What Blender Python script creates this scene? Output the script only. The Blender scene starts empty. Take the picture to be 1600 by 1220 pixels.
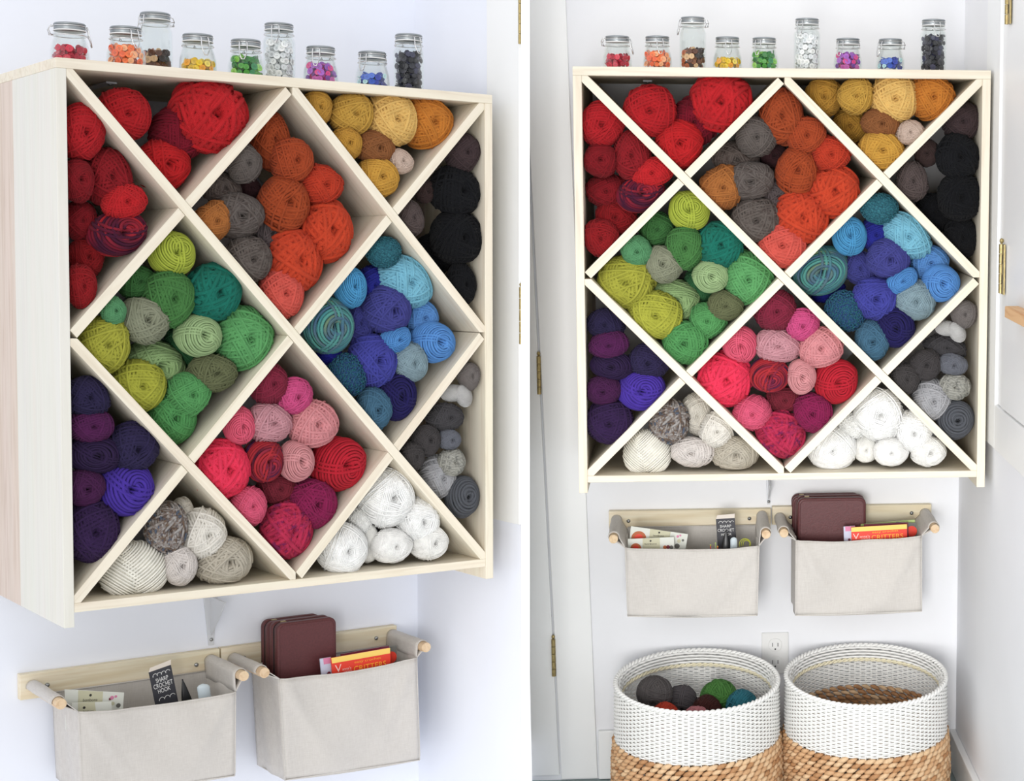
import bpy, bmesh, math, random
import numpy as np
from mathutils import Matrix, Vector
random.seed(7); np.random.seed(7)
PI = math.pi
C = bpy.context.scene.collection
# ------------------------------------------------------------------ frames
S = 0.92                      # metres per shelf width
ZF = 1.385                    # height of the right shelf's centre above the floor
FP, CXP, CYP = 2694.476, 1334.707, 584.449
def rod(w):
    w = np.array(w); t = np.linalg.norm(w)+1e-12; k = w/t
    K = np.array([[0,-k[2],k[1]],[k[2],0,-k[0]],[-k[1],k[0],0]])
    return np.eye(3)+math.sin(t)*K+(1-math.cos(t))*K@K
AX = np.array([[1,0,0],[0,0,-1],[0,1,0.]])
FR = {'L': (rod([0.0543469,-0.7105549,-0.0101344])@AX, np.array([-1.3161326,-0.0916086,4.0548118]), 1.157917, 0.577546),
      'R': (rod([0.1306067,-0.1005637,-0.0014009])@AX, np.array([-0.1766189,-0.2422845,4.3603617]), 1.002263, 0.549961)}
HM = {'L': np.array([[1.28988,-0.014843,-0.134868],[-0.121432,-1.174374,1.119617],[-0.203437,-0.015683,1.0]]),
      'R': np.array([[1.439858,-0.045396,-1.294606],[-0.027318,-1.508598,1.144943],[-0.045331,-0.096499,1.0]])}
MR, TR = FR['R'][0], FR['R'][1]
def world(n, p):
    M, t = FR[n][0], FR[n][1]
    q = MR.T@(M@np.array(p, float)+t-TR)*S
    return np.array([q[0], q[1], q[2]+ZF])
def fmat(n):
    M, t = FR[n][0], FR[n][1]
    R3 = MR.T@M; o = MR.T@(t-TR)*S
    m = Matrix.Identity(4)
    for i in range(3):
        for j in range(3): m[i][j] = R3[i][j]
        m[i][3] = o[i]+(ZF if i == 2 else 0)
    return m
FM = {'L': fmat('L'), 'R': fmat('R')}
def pr(n, p):
    M, t = FR[n][0], FR[n][1]; q = M@np.array(p, float)+t
    return CXP+FP*q[0]/q[2], CYP+FP*q[1]/q[2], q[2]
def un(n, px, py, val, axis=1):       # point of the plane (axis = val) seen at a place of the photograph
    M, t = FR[n][0], FR[n][1]
    d = M.T@np.array([(px-CXP)/FP, (py-CYP)/FP, 1]); o = -M.T@t
    return o+(val-o[axis])/d[axis]*d
def un2(n, px, py, d):                # the same, measured against the shelf's own grid
    q = HM[n]@np.array([px/1000, py/1000, 1]); q = q/q[2]
    H = FR[n][2]
    a = pr(n, (q[0]-.5, 0, q[1]*H-H/2))
    return un(n, a[0], a[1], d)
# ------------------------------------------------------------------ camera, light, exposure
cam = bpy.data.cameras.new('camera'); co = bpy.data.objects.new('camera', cam); C.objects.link(co)
cam.sensor_width = 36; cam.lens = FP/1600*36
cam.shift_x = -(CXP-800)/1600; cam.shift_y = (CYP-610)/1600
cm = Matrix.Identity(4)
cl = -MR.T@TR*S
for i in range(3):
    cm[i][0] = MR[0][i]; cm[i][1] = -MR[1][i]; cm[i][2] = -MR[2][i]
    cm[i][3] = cl[i]+(ZF if i == 2 else 0)
co.matrix_world = cm
cam.clip_start = .05
bpy.context.scene.camera = co
sc = bpy.context.scene
sc.view_settings.view_transform = 'Standard'; sc.view_settings.look = 'None'
sc.view_settings.exposure = 0.2; sc.view_settings.gamma = 1
try: sc.view_settings.use_curve_mapping = False
except Exception: pass
sc.cycles.max_bounces = 8; sc.cycles.transparent_max_bounces = 24
w = bpy.data.worlds.new('world'); sc.world = w; w.use_nodes = True
w.node_tree.nodes['Background'].inputs[0].default_value = (.975, .98, 1, 1)
w.node_tree.nodes['Background'].inputs[1].default_value = 0.97
def area(name, loc, target, size, power, col=(1,1,1)):
    l = bpy.data.lights.new(name, 'AREA'); l.shape = 'RECTANGLE'; l.size, l.size_y = size; l.energy = power; l.color = col
    o = bpy.data.objects.new(name, l); C.objects.link(o); o.location = loc
    o.rotation_euler = (Vector(target)-Vector(loc)).to_track_quat('-Z', 'Y').to_euler()
    return o
area('window_light', (-1.9, -4.6, 2.3), (-.2, 0, 1.0), (2.2, 2.0), 30, (1, .985, .96))

fl = area('right_bay_fill_light', (-.5, -4.4, 1.0), (.30, 0, .75), (1.1, 1.3), 9, (1, .985, .96)); fl.data.spread = math.radians(48)  # added fill lamp to brighten the right bay, no known window there

# ------------------------------------------------------------------ materials
def srgb(c):
    if isinstance(c, str): c = tuple(int(c[i:i+2], 16)/255 for i in (0, 2, 4))
    return tuple((x/12.92 if x <= .04045 else ((x+.055)/1.055)**2.4) for x in c)
def newmat(name):
    m = bpy.data.materials.new(name); m.use_nodes = True
    nt = m.node_tree; b = nt.nodes['Principled BSDF']
    return m, nt, b
def node(nt, t, **kw):
    n = nt.nodes.new(t)
    for k, v in kw.items():
        if k.startswith('i_'): n.inputs[int(k[2:])].default_value = v
        else: setattr(n, k, v)
    return n
def plain(name, col, rough=.5, metal=0, noise=0, scale=40, bump=0, spec=.5, coord='Object'):
    m, nt, b = newmat(name); c = srgb(col)
    b.inputs['Base Color'].default_value = (*c, 1); b.inputs['Roughness'].default_value = rough
    b.inputs['Metallic'].default_value = metal; b.inputs['Specular IOR Level'].default_value = spec
    if noise or bump:
        tc = node(nt, 'ShaderNodeTexCoord'); nz = node(nt, 'ShaderNodeTexNoise'); nz.inputs['Scale'].default_value = scale
        nz.inputs['Detail'].default_value = 5
        nt.links.new(tc.outputs[coord], nz.inputs['Vector'])
        if noise:
            rp = node(nt, 'ShaderNodeValToRGB')
            rp.color_ramp.elements[0].color = (*[x*(1-noise) for x in c], 1); rp.color_ramp.elements[1].color = (*[min(1, x*(1+noise*.6)) for x in c], 1)
            rp.color_ramp.elements[0].position = .3; rp.color_ramp.elements[1].position = .7
            nt.links.new(nz.outputs[0], rp.inputs[0]); nt.links.new(rp.outputs[0], b.inputs['Base Color'])
        if bump:
            bp = node(nt, 'ShaderNodeBump'); bp.inputs['Strength'].default_value = bump; bp.inputs['Distance'].default_value = .002
            nt.links.new(nz.outputs[0], bp.inputs['Height']); nt.links.new(bp.outputs[0], b.inputs['Normal'])
    return m
def wood(name, c1, c2, axis, rough=.6, sc_=1.0):   # grain runs along axis
    m, nt, b = newmat(name)
    tc = node(nt, 'ShaderNodeTexCoord'); mp = node(nt, 'ShaderNodeMapping')
    s = [28*sc_]*3; s[axis] = 1.6*sc_; mp.inputs['Scale'].default_value = s
    nz = node(nt, 'ShaderNodeTexNoise'); nz.inputs['Scale'].default_value = 3; nz.inputs['Detail'].default_value = 6; nz.inputs['Distortion'].default_value = .6
    n2 = node(nt, 'ShaderNodeTexNoise'); n2.inputs['Scale'].default_value = .9
    rp = node(nt, 'ShaderNodeValToRGB'); a, bb = srgb(c1), srgb(c2)
    rp.color_ramp.elements[0].color = (*bb, 1); rp.color_ramp.elements[1].color = (*a, 1)
    rp.color_ramp.elements[0].position = .32; rp.color_ramp.elements[1].position = .55
    mx = node(nt, 'ShaderNodeMixRGB', blend_type='MULTIPLY'); mx.inputs[0].default_value = .25
    nt.links.new(tc.outputs['Object'], mp.inputs[0]); nt.links.new(mp.outputs[0], nz.inputs['Vector']); nt.links.new(mp.outputs[0], n2.inputs['Vector'])
    nt.links.new(nz.outputs[0], rp.inputs[0]); nt.links.new(rp.outputs[0], mx.inputs[1]); nt.links.new(n2.outputs[1], mx.inputs[2])
    hs = node(nt, 'ShaderNodeHueSaturation'); hs.inputs['Saturation'].default_value = .9
    mx.inputs[0].default_value = .06
    nt.links.new(mx.outputs[0], b.inputs['Base Color']); b.inputs['Roughness'].default_value = rough
    bp = node(nt, 'ShaderNodeBump'); bp.inputs['Strength'].default_value = .15; bp.inputs['Distance'].default_value = .001
    nt.links.new(nz.outputs[0], bp.inputs['Height']); nt.links.new(bp.outputs[0], b.inputs['Normal'])
    b.inputs['Specular IOR Level'].default_value = .3
    return m
def glassmat():
    m = bpy.data.materials.new('clear_glass'); m.use_nodes = True; nt = m.node_tree; nt.nodes.clear()
    o = node(nt, 'ShaderNodeOutputMaterial'); mix = node(nt, 'ShaderNodeMixShader')
    t = node(nt, 'ShaderNodeBsdfTransparent'); t.inputs[0].default_value = (.955, .97, .965, 1)
    g = node(nt, 'ShaderNodeBsdfGlossy'); g.inputs['Roughness'].default_value = .03; g.inputs[0].default_value = (1, 1, 1, 1)
    f = node(nt, 'ShaderNodeLayerWeight'); f.inputs[0].default_value = .22
    nt.links.new(f.outputs['Facing'], mix.inputs[0]) ; nt.links.new(t.outputs[0], mix.inputs[1]); nt.links.new(g.outputs[0], mix.inputs[2]); nt.links.new(mix.outputs[0], o.inputs[0])
    mth = node(nt, 'ShaderNodeMath', operation='MULTIPLY'); mth.inputs[1].default_value = .55
    nt.links.new(f.outputs['Facing'], mth.inputs[0]); nt.links.new(mth.outputs[0], mix.inputs[0])
    return m
_ym = {}
def yarn_mat(col, col2=None, kind='plain'):
    key = (col, col2, kind)
    if key in _ym: return _ym[key]
    m, nt, b = newmat('yarn_'+str(len(_ym))); _ym[key] = m
    g_ = (.80 if min(srgb(col)) < .55 else 1.0)          # dyed wool absorbs more than its lit look
    def dye(h):
        q = srgb(h); l_ = .3*q[0]+.59*q[1]+.11*q[2]; return tuple((x*.93+l_*.07)*g_ for x in q)
    c = dye(col)
    uv = node(nt, 'ShaderNodeUVMap'); sp = node(nt, 'ShaderNodeSeparateXYZ'); nt.links.new(uv.outputs[0], sp.inputs[0])
    # plied twist: diagonal stripes round the strand
    m1 = node(nt, 'ShaderNodeMath', operation='MULTIPLY'); m1.inputs[1].default_value = 14.0
    nt.links.new(sp.outputs[0], m1.inputs[0])
    ad = node(nt, 'ShaderNodeMath', operation='ADD'); nt.links.new(m1.outputs[0], ad.inputs[0]); nt.links.new(sp.outputs[1], ad.inputs[1])
    m2 = node(nt, 'ShaderNodeMath', operation='MULTIPLY'); m2.inputs[1].default_value = 2*PI*2; nt.links.new(ad.outputs[0], m2.inputs[0])
    sn = node(nt, 'ShaderNodeMath', operation='SINE'); nt.links.new(m2.outputs[0], sn.inputs[0])
    mr = node(nt, 'ShaderNodeMapRange'); mr.inputs['From Min'].default_value = -1; mr.inputs['From Max'].default_value = 1
    mr.inputs['To Min'].default_value = .80; mr.inputs['To Max'].default_value = 1.08
    nt.links.new(sn.outputs[0], mr.inputs[0])
    mx = node(nt, 'ShaderNodeVectorMath', operation='SCALE')
    tc = node(nt, 'ShaderNodeTexCoord')
    if col2:
        rp = node(nt, 'ShaderNodeValToRGB'); cols = [col]+list(col2)
        while len(rp.color_ramp.elements) < len(cols): rp.color_ramp.elements.new(.5)
        for i, cc in enumerate(cols):
            e = rp.color_ramp.elements[i]; e.position = .28+.44*i/(len(cols)-1); e.color = (*dye(cc), 1)
        nz = node(nt, 'ShaderNodeTexNoise'); nz.noise_dimensions = '1D' if kind != 'tweed' else '3D'
        if kind == 'tweed':
            nz.inputs['Scale'].default_value = 16; nt.links.new(tc.outputs['Object'], nz.inputs['Vector'])
        else:
            nz.inputs['Scale'].default_value = .28 if kind == 'stripe' else 1.6
            nz.inputs['Detail'].default_value = 1
            nt.links.new(sp.outputs[0], nz.inputs['W'])
        nt.links.new(nz.outputs[0], rp.inputs[0]); nt.links.new(rp.outputs[0], mx.inputs[0])
    else:
        nz = node(nt, 'ShaderNodeTexNoise'); nz.inputs['Scale'].default_value = 3.5; nt.links.new(tc.outputs['Object'], nz.inputs['Vector'])
        rp = node(nt, 'ShaderNodeValToRGB')
        rp.color_ramp.elements[0].color = (*[x*.93 for x in c], 1); rp.color_ramp.elements[1].color = (*[min(1, x*1.05) for x in c], 1)
        rp.color_ramp.elements[0].position = .35; rp.color_ramp.elements[1].position = .65
        nt.links.new(nz.outputs[0], rp.inputs[0]); nt.links.new(rp.outputs[0], mx.inputs[0])
    nt.links.new(mr.outputs[0], mx.inputs['Scale']); nt.links.new(mx.outputs[0], b.inputs['Base Color'])
    b.inputs['Roughness'].default_value = .85; b.inputs['Specular IOR Level'].default_value = .15
    b.inputs['Sheen Weight'].default_value = .07; b.inputs['Sheen Roughness'].default_value = .5
    b.inputs['Sheen Tint'].default_value = (*[min(1, x*.6+.4) for x in c], 1)
    bp = node(nt, 'ShaderNodeBump'); bp.inputs['Strength'].default_value = .35; bp.inputs['Distance'].default_value = .02
    nt.links.new(sn.outputs[0], bp.inputs['Height']); nt.links.new(bp.outputs[0], b.inputs['Normal'])
    return m
M = {
 'wall': plain('wall_paint', (.925, .93, .945), .75, noise=.012, scale=6, bump=.03),
 'wallL': plain('wall_paint_cool_light', (.92, .935, .975), .75, noise=.012, scale=6, bump=.03),  # same paint as the other bay, its cooler light put into the colour
 'trim': plain('gloss_white_paint', (.935, .94, .94), .35, noise=.01, scale=9, bump=.02),
 'floor': plain('grey_green_floor', (.60, .66, .66), .45, noise=.15, scale=8),
 'top': wood('pine_x', (.905, .872, .80), (.86, .815, .735), 0),
 'side': wood('pine_z', (.905, .872, .80), (.86, .815, .735), 2),
 'side_white': wood('pine_pale', (.875, .868, .834), (.858, .850, .812), 2),
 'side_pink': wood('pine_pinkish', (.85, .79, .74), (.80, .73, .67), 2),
 'rail': wood('pine_rail', (.925, .885, .79), (.88, .82, .70), 0),
 'dowel': wood('pine_dowel', (.87, .77, .64), (.80, .68, .54), 1),
 'ledge': wood('orange_pine', (.88, .72, .54), (.80, .60, .42), 1),
 'metal': plain('brushed_metal', (.66, .67, .68), .28, 1),
 'wire': plain('steel_wire', (.86, .86, .86), .22, 1),
 'lid': plain('pewter_lid', (.60, .62, .63), .36, .8),
 'brass': plain('aged_brass', (.68, .61, .42), .4, .75, noise=.25, scale=120),
 'brass_dark': plain('brass_slot', (.22, .19, .13), .6, .3),
 'white_metal': plain('white_painted_metal', (.82, .83, .85), .4),
 'plastic': plain('white_plastic', (.90, .90, .895), .35),
 'slot': plain('dark_slot', (.15, .15, .15), .7),
 'canvas': None, 'glass': glassmat(),
 'leather': plain('burgundy_leather', (.36, .17, .18), .5, noise=.15, scale=260, bump=.25),
 'zip': plain('black_zip_tape', (.10, .07, .08), .7),
 'card_black': plain('black_card', (.19, .19, .22), .5),
 'card_white': plain('white_card', (.88, .89, .86), .6),
 'card_green': plain('sage_card', (.80, .79, .68), .6),
 'ink': plain('dark_ink', (.20, .19, .18), .6), 'inkwhite': plain('white_ink', (.9, .9, .9), .6),
 'red_print': plain('red_print', (.90, .24, .16), .45), 'yellow_print': plain('yellow_print', (.97, .82, .42), .45),
 'orange_print': plain('orange_letter', (.98, .68, .22), .45), 'pale_print': plain('pink_letter', (.98, .80, .76), .45),
 'pink_print': plain('pink_print', (.85, .52, .66), .45), 'maroon_print': plain('maroon_print', (.45, .13, .22), .45),
 'grey_print': plain('grey_print', (.40, .40, .38), .45), 'green_print': plain('green_print', (.68, .76, .48), .45),
 'rust_print': plain('rust_print', (.72, .38, .20), .5), 'lilac_print': plain('lilac_print', (.80, .82, .90), .45),
 'black_plastic': plain('black_plastic', (.06, .06, .07), .35), 'blue_white': plain('pale_blue_plastic', (.78, .83, .86), .4),
 'lime_wire': plain('lime_plastic', (.70, .72, .25), .4),
 'weave_white': plain('white_paper_cord', (.93, .93, .92), .8, noise=.03, scale=90, bump=.2),
 'cord_cream': plain('cream_cord', (.90, .87, .76), .8, noise=.05, scale=90, bump=.2),
 'hy1': plain('hyacinth_tan', (.78, .62, .46), .7, noise=.28, scale=55, bump=.3),
 'hy2': plain('hyacinth_light', (.84, .71, .56), .7, noise=.25, scale=55, bump=.3),
 'hy3': plain('hyacinth_brown', (.68, .50, .34), .7, noise=.3, scale=55, bump=.3),
}
def canvas_mat():
    m, nt, b = newmat('linen_canvas')
    tc = node(nt, 'ShaderNodeTexCoord'); out = []
    for sc3 in ((900, 60, 60), (60, 60, 900)):
        mp = node(nt, 'ShaderNodeMapping'); mp.inputs['Scale'].default_value = sc3
        nz = node(nt, 'ShaderNodeTexNoise'); nz.inputs['Scale'].default_value = 1; nz.inputs['Detail'].default_value = 3
        nt.links.new(tc.outputs['Object'], mp.inputs[0]); nt.links.new(mp.outputs[0], nz.inputs['Vector']); out.append(nz)
    ad = node(nt, 'ShaderNodeMath', operation='ADD'); nt.links.new(out[0].outputs[0], ad.inputs[0]); nt.links.new(out[1].outputs[0], ad.inputs[1])
    rp = node(nt, 'ShaderNodeValToRGB'); rp.color_ramp.elements[0].color = (*srgb((.755, .735, .715)), 1); rp.color_ramp.elements[1].color = (*srgb((.815, .80, .78)), 1)
    rp.color_ramp.elements[0].position = .3; rp.color_ramp.elements[1].position = .7
    hv = node(nt, 'ShaderNodeMath', operation='MULTIPLY'); hv.inputs[1].default_value = .5; nt.links.new(ad.outputs[0], hv.inputs[0])
    nt.links.new(hv.outputs[0], rp.inputs[0]); nt.links.new(rp.outputs[0], b.inputs['Base Color'])
    b.inputs['Roughness'].default_value = .85; b.inputs['Sheen Weight'].default_value = .1
    bp = node(nt, 'ShaderNodeBump'); bp.inputs['Strength'].default_value = .2; bp.inputs['Distance'].default_value = .001
    nt.links.new(ad.outputs[0], bp.inputs['Height']); nt.links.new(bp.outputs[0], b.inputs['Normal'])
    return m
M['canvas'] = canvas_mat()
# ------------------------------------------------------------------ mesh helpers
class MB:
    def __init__(s): s.v = []; s.f = []; s.m = []
    def add(s, vs, fs, mi=0):
        o = len(s.v); s.v += [tuple(map(float, p)) for p in vs]; s.f += [tuple(i+o for i in f) for f in fs]; s.m += [mi]*len(fs); return s
    def box(s, a, b, mi=0):
        x0, y0, z0 = a; x1, y1, z1 = b
        return s.add([(x0,y0,z0),(x1,y0,z0),(x1,y1,z0),(x0,y1,z0),(x0,y0,z1),(x1,y0,z1),(x1,y1,z1),(x0,y1,z1)],
              [(0,3,2,1),(4,5,6,7),(0,1,5,4),(1,2,6,5),(2,3,7,6),(3,0,4,7)], mi)
    def prism(s, poly, y0, y1, mi=0):       # poly: (x,z) counter-clockwise, seen from -y
        n = len(poly)
        vs = [(x, y0, z) for x, z in poly]+[(x, y1, z) for x, z in poly]
        fs = [tuple(range(n)), tuple(range(2*n-1, n-1, -1))]+[(i, i+n, (i+1) % n+n, (i+1) % n) for i in range(n)]
        return s.add(vs, fs, mi)
    def tube(s, pts, r, k=8, mi=0, closed=False, cap=True):
        P = [Vector(p) for p in pts]; n = len(P); vs = []; rr = r if hasattr(r, '__len__') else [r]*n
        up = Vector((0.13, 0.21, 1)).normalized()
        for i in range(n):
            a = P[i-1] if (i > 0 or closed) else P[i]; b = P[(i+1) % n] if (i < n-1 or closed) else P[i]
            t = (b-a).normalized(); u = t.cross(up)
            if u.length < .05: u = t.cross(Vector((1, 0, 0)))
            u.normalize(); w_ = t.cross(u)
            for j in range(k):
                an = 2*PI*j/k; vs.append(P[i]+(u*math.cos(an)+w_*math.sin(an))*rr[i])
        fs = []
        for i in range(n if closed else n-1):
            i2 = (i+1) % n
            for j in range(k):
                j2 = (j+1) % k; fs.append((i*k+j, i*k+j2, i2*k+j2, i2*k+j))
        if cap and not closed: fs += [tuple(range(k-1, -1, -1)), tuple((n-1)*k+j for j in range(k))]
        return s.add(vs, fs, mi)
    def lathe(s, prof, k=40, mi=0, cen=(0, 0, 0), closed=False):
        vs = []; n = len(prof)
        for r, z in prof:
            for j in range(k): vs.append((cen[0]+r*math.cos(2*PI*j/k), cen[1]+r*math.sin(2*PI*j/k), cen[2]+z))
        fs = []
        for i in range(n if closed else n-1):
            i2 = (i+1) % n
            for j in range(k): fs.append((i*k+j, i*k+(j+1) % k, i2*k+(j+1) % k, i2*k+j))
        return s.add(vs, fs, mi)
    def disc(s, c, r, k=20, mi=0, axis='z'):
        vs = []
        for j in range(k):
            a, b = r*math.cos(2*PI*j/k), r*math.sin(2*PI*j/k)
            vs.append((c[0]+a, c[1]+b, c[2]) if axis == 'z' else (c[0]+a, c[1], c[2]+b))
        return s.add(vs, [tuple(range(k))], mi)
    def mesh(s, name, mats, smooth=False):
        me = bpy.data.meshes.new(name); me.from_pydata(s.v, [], s.f); me.update()
        for m_ in (mats if isinstance(mats, (list, tuple)) else [mats]): me.materials.append(m_)
        if any(s.m): me.polygons.foreach_set('material_index', s.m)
        if smooth: me.polygons.foreach_set('use_smooth', [True]*len(me.polygons))
        return me
def link(name, me, parent=None, mat4=None, bevel=0, smooth=False, seg=2, solid=0):
    o = bpy.data.objects.new(name, me); C.objects.link(o)
    if parent: o.parent = parent
    if mat4 is not None: o.matrix_local = mat4
    if solid:
        md = o.modifiers.new('thick', 'SOLIDIFY'); md.thickness = solid; md.offset = 0
    if bevel:
        md = o.modifiers.new('bevel', 'BEVEL'); md.width = bevel; md.segments = seg; md.limit_method = 'ANGLE'; md.angle_limit = math.radians(40)
    return o
def build(mb, name, mats, parent=None, mat4=None, bevel=0, smooth=False, seg=2, solid=0):
    return link(name, mb.mesh(name, mats, smooth), parent, mat4, bevel, smooth, seg, solid)
def tag(o, label, cat, group=None):
    o['label'] = label; o['category'] = cat
    if group: o['group'] = group
    return o
def thing(name, mat4, label, cat, group=None):
    o = bpy.data.objects.new(name, None); C.objects.link(o); o.matrix_world = mat4; o.empty_display_size = .02
    return tag(o, label, cat, group)
def struct(o): o['kind'] = 'structure'; return o
def stuff(o): o['kind'] = 'stuff'; return o
def copy_tree(o, parent=None, mat4=None):
    c = o.copy(); C.objects.link(c); c.parent = parent
    if mat4 is not None: c.matrix_world = mat4
    for ch in list(o.children): copy_tree(ch, c)
    return c
def K(*a): return tuple(x*S for x in a)     # frame units to metres
WORD = {'L': 'left', 'R': 'right'}

# ------------------------------------------------------------------ the setting
def slab_pts(n, name, pts, off, mat):       # a slab: polygon pts (local units) extruded by the vector off
    k = len(pts); mb = MB(); vs = [K(*p) for p in pts]+[K(*(np.array(p)+off)) for p in pts]
    mb.add(vs, [tuple(range(k)), tuple(range(2*k-1, k-1, -1))]+[(i, i+k, (i+1) % k+k, (i+1) % k) for i in range(k)])
    o = build(mb, name, mat, mat4=FM[n]); bm = bmesh.new(); bm.from_mesh(o.data); bmesh.ops.recalc_face_normals(bm, faces=bm.faces); bm.to_mesh(o.data); bm.free()
    return o
DR, DL = FR['R'][3], FR['L'][3]
ZFLOOR = -ZF/S
XR, XL = .5435, .598                        # right-hand walls of the two bays
xr0 = un('R', 821, 700, DR)[0]
struct(slab_pts('R', 'wall_back', [(xr0,DR,ZFLOOR),(XR+.05,DR,ZFLOOR),(XR+.05,DR,1.6),(xr0,DR,1.6)], np.array([0,.05,0]), M['wall']))
struct(slab_pts('R', 'wall_right', [(XR,-1.5,ZFLOOR),(XR,DR,ZFLOOR),(XR,DR,1.6),(XR,-1.5,1.6)], np.array([.05,0,0]), M['wall']))
struct(slab_pts('R', 'floor', [(xr0,DR,ZFLOOR),(xr0,-2.2,ZFLOOR),(XR+.05,-2.2,ZFLOOR),(XR+.05,DR,ZFLOOR)], np.array([0,0,-.04]), M['floor']))
yT, yB = un('L', 819, -40, XL, 0), un('L', 819, 1260, XL, 0)
ysl = (yT[1]-yB[1])/(yT[2]-yB[2]); yAt = lambda z: float(yB[1]+(z-yB[2])*ysl)
yL = max(yAt(-1.75), yAt(1.6))
struct(slab_pts('L', 'wall_back_left', [(-1.5,DL,-1.75),(XL+.012,DL,-1.75),(XL+.012,DL,1.6),(-1.5,DL,1.6)], np.array([0,.05,0]), M['wallL']))
struct(slab_pts('L', 'wall_side_left', [(XL,yAt(-1.75),-1.75),(XL,DL,-1.75),(XL,DL,1.6),(XL,yAt(1.6),1.6)], np.array([.012,0,0]), M['wallL']))
# added panel, not a wall, for the montage border between the bays, seen end-on
def camw(px, py, z):
    q = MR.T@(np.array([(px-CXP)/FP*z, (py-CYP)/FP*z, z])-TR)*S
    return np.array([q[0], q[1], q[2]+ZF])
mb = MB(); vs = []
for py in (1300, -80):
    a_, b_ = camw(814.3, py, 4.33), camw(827.7, py, 4.33); dd_ = camw(821, py, 5.15)-camw(821, py, 4.33); dd_[2] = 0
    vs += [a_, b_, b_+dd_, a_+dd_]
mb.add(vs, [(3,2,1,0),(4,5,6,7),(0,1,5,4),(1,2,6,5),(2,3,7,6),(3,0,4,7)])
struct(build(mb, 'montage_border_panel', plain('montage_border_white', (.985, .985, .985), .7)))

def ipt(n, px, py, v, ax): return un(n, px, py, v, ax)
# right bay: door, casing and baseboard at the left of the back wall
mb = MB(); d = DR
gapx = lambda z: float(np.interp(z, [-1.485, .2, .9], [un('R',876,1207,d)[0], un('R',829,300,d)[0], un('R',829,300,d)[0]-.022]))
zt = .95
casing = [(gapx(-1.5)+.003, -1.5), (un('R',934,1200,d)[0], -1.5), (un('R',881,0,d)[0], zt), (gapx(zt)+.003, zt)]
mb.prism([(x*S, z*S) for x, z in casing], (d-.012)*S, (d-.0005)*S)
struct(build(mb, 'trim_1', M['trim'], mat4=FM['R'], bevel=.002))
mb = MB(); mb.prism([((xr0+.001)*S, -1.488*S), ((gapx(-1.488)-.003)*S, -1.488*S), ((gapx(zt)-.003)*S, zt*S), ((xr0+.001)*S, zt*S)], (d-.010)*S, (d-.0008)*S)
door = struct(build(mb, 'door_1', M['trim'], mat4=FM['R'], bevel=.002))
mb = MB(); mb.box(K(un('R',934,1150,d)[0]+.002, d-.016, -1.503), K(XR-.018, d-.0005, un('R',950,1139,d)[2]))
struct(build(mb, 'baseboard_back', M['trim'], mat4=FM['R'], bevel=.003))
a = un('R', 1480, 1145, XR-.016, 0); zb = un('R', 1525, 1205, XR-.02, 0)[2]
zb = -1.40
mb = MB(); mb.box(K(XR-.016, -1.49, -1.503), K(XR-.0005, d-.001, zb)); mb.box(K(XR-.020, -1.49, zb), K(XR-.0005, d-.001, zb+.014))
struct(build(mb, 'baseboard_right', M['trim'], mat4=FM['R'], bevel=.002))
def hinge(n, name, parent, c, h, r, ax, leaf=.0):
    # knuckle barrel in five pieces with a finial, and leaf plates
    o = bpy.data.objects.new(name, None); C.objects.link(o); o.parent = parent
    mb = MB()
    for i in range(5):
        z0 = c[2]-h/2+h*i/5; mb.tube([(c[0], c[1], z0+.0006), (c[0], c[1], z0+h/5-.0006)], r, 12)
    mb.lathe([(0.0001, h/2+r*2.2), (r*.7, h/2+r*1.8), (r*.9, h/2+r), (r*.4, h/2+.0004)], 12, cen=c)
    build(mb, 'knuckle', M['brass'], o, smooth=False)
    if leaf:
        mb = MB(); mb.box((c[0]-.001, c[1]-leaf, c[2]-h/2), (c[0]+.002, c[1], c[2]+h/2)); build(mb, 'leaf_plate', M['brass'], o)
        mb = MB()
        for i in (-1, 1): mb.box((c[0]-.0022, c[1]-leaf*.55, c[2]+i*h*.2-h*.09), (c[0]-.0008, c[1]-leaf*.38, c[2]+i*h*.2+h*.09))
        build(mb, 'slot', M['brass_dark'], o)
    return o
for (px, py0, py1) in ((843, 556, 616), (868, 998, 1056)):
    a0, a1 = un('R', px, py0, d-.014), un('R', px, py1, d-.014)
    hinge('R', 'hinge', door, ((gapx(a0[2]))*S, (d-.016)*S, (a0[2]+a1[2])/2*S), (a0[2]-a1[2])*S, .0055, 0)
# right bay: shutter opening in the right wall (casing, jamb, recessed panel, hinges, ledge)
def side_opening(n, X, yfar_out, yfar_in, yfar_pan, zb_out, zb_in, ynear, ztop, nm):
    mb = MB(); t = .014
    mb.box(K(X-t, ynear, zb_out), K(X-.0004, yfar_in, zb_in))          # lower board
    build_ = struct(build(mb, 'trim_2' if nm == 'R' else 'trim_4', M['trim'], mat4=FM[n], bevel=.002))
    mb = MB(); mb.box(K(X-t, yfar_in, zb_out), K(X-.0004, yfar_out, ztop))
    struct(build(mb, 'trim_3' if nm == 'R' else 'trim_5', M['trim'], mat4=FM[n], bevel=.002))
zo = un('R', 1533, 682, XR-.014, 0); yo = zo[1]
zi = un('R', 1554, 632, XR-.014, 0); yi = zi[1]
side_opening('R', XR, yo, yi, 0, zo[2], zi[2], -.9, 1.1, 'R')
mb = MB(); mb.box(K(XR-.007, -.9, zi[2]+.001), K(XR-.0004, yi-.001, 1.1))
jamb = struct(build(mb, 'window_1', M['trim'], mat4=FM['R'], bevel=.002))
yp = un('R', 1571, 560, XR-.006, 0)[1]
mb = MB(); mb.box(K(XR-.016, -.9, zi[2]+.006), K(XR-.008, yp, 1.1)); pan = build(mb, 'shutter_panel', M['trim'], jamb, bevel=.003)
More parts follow.
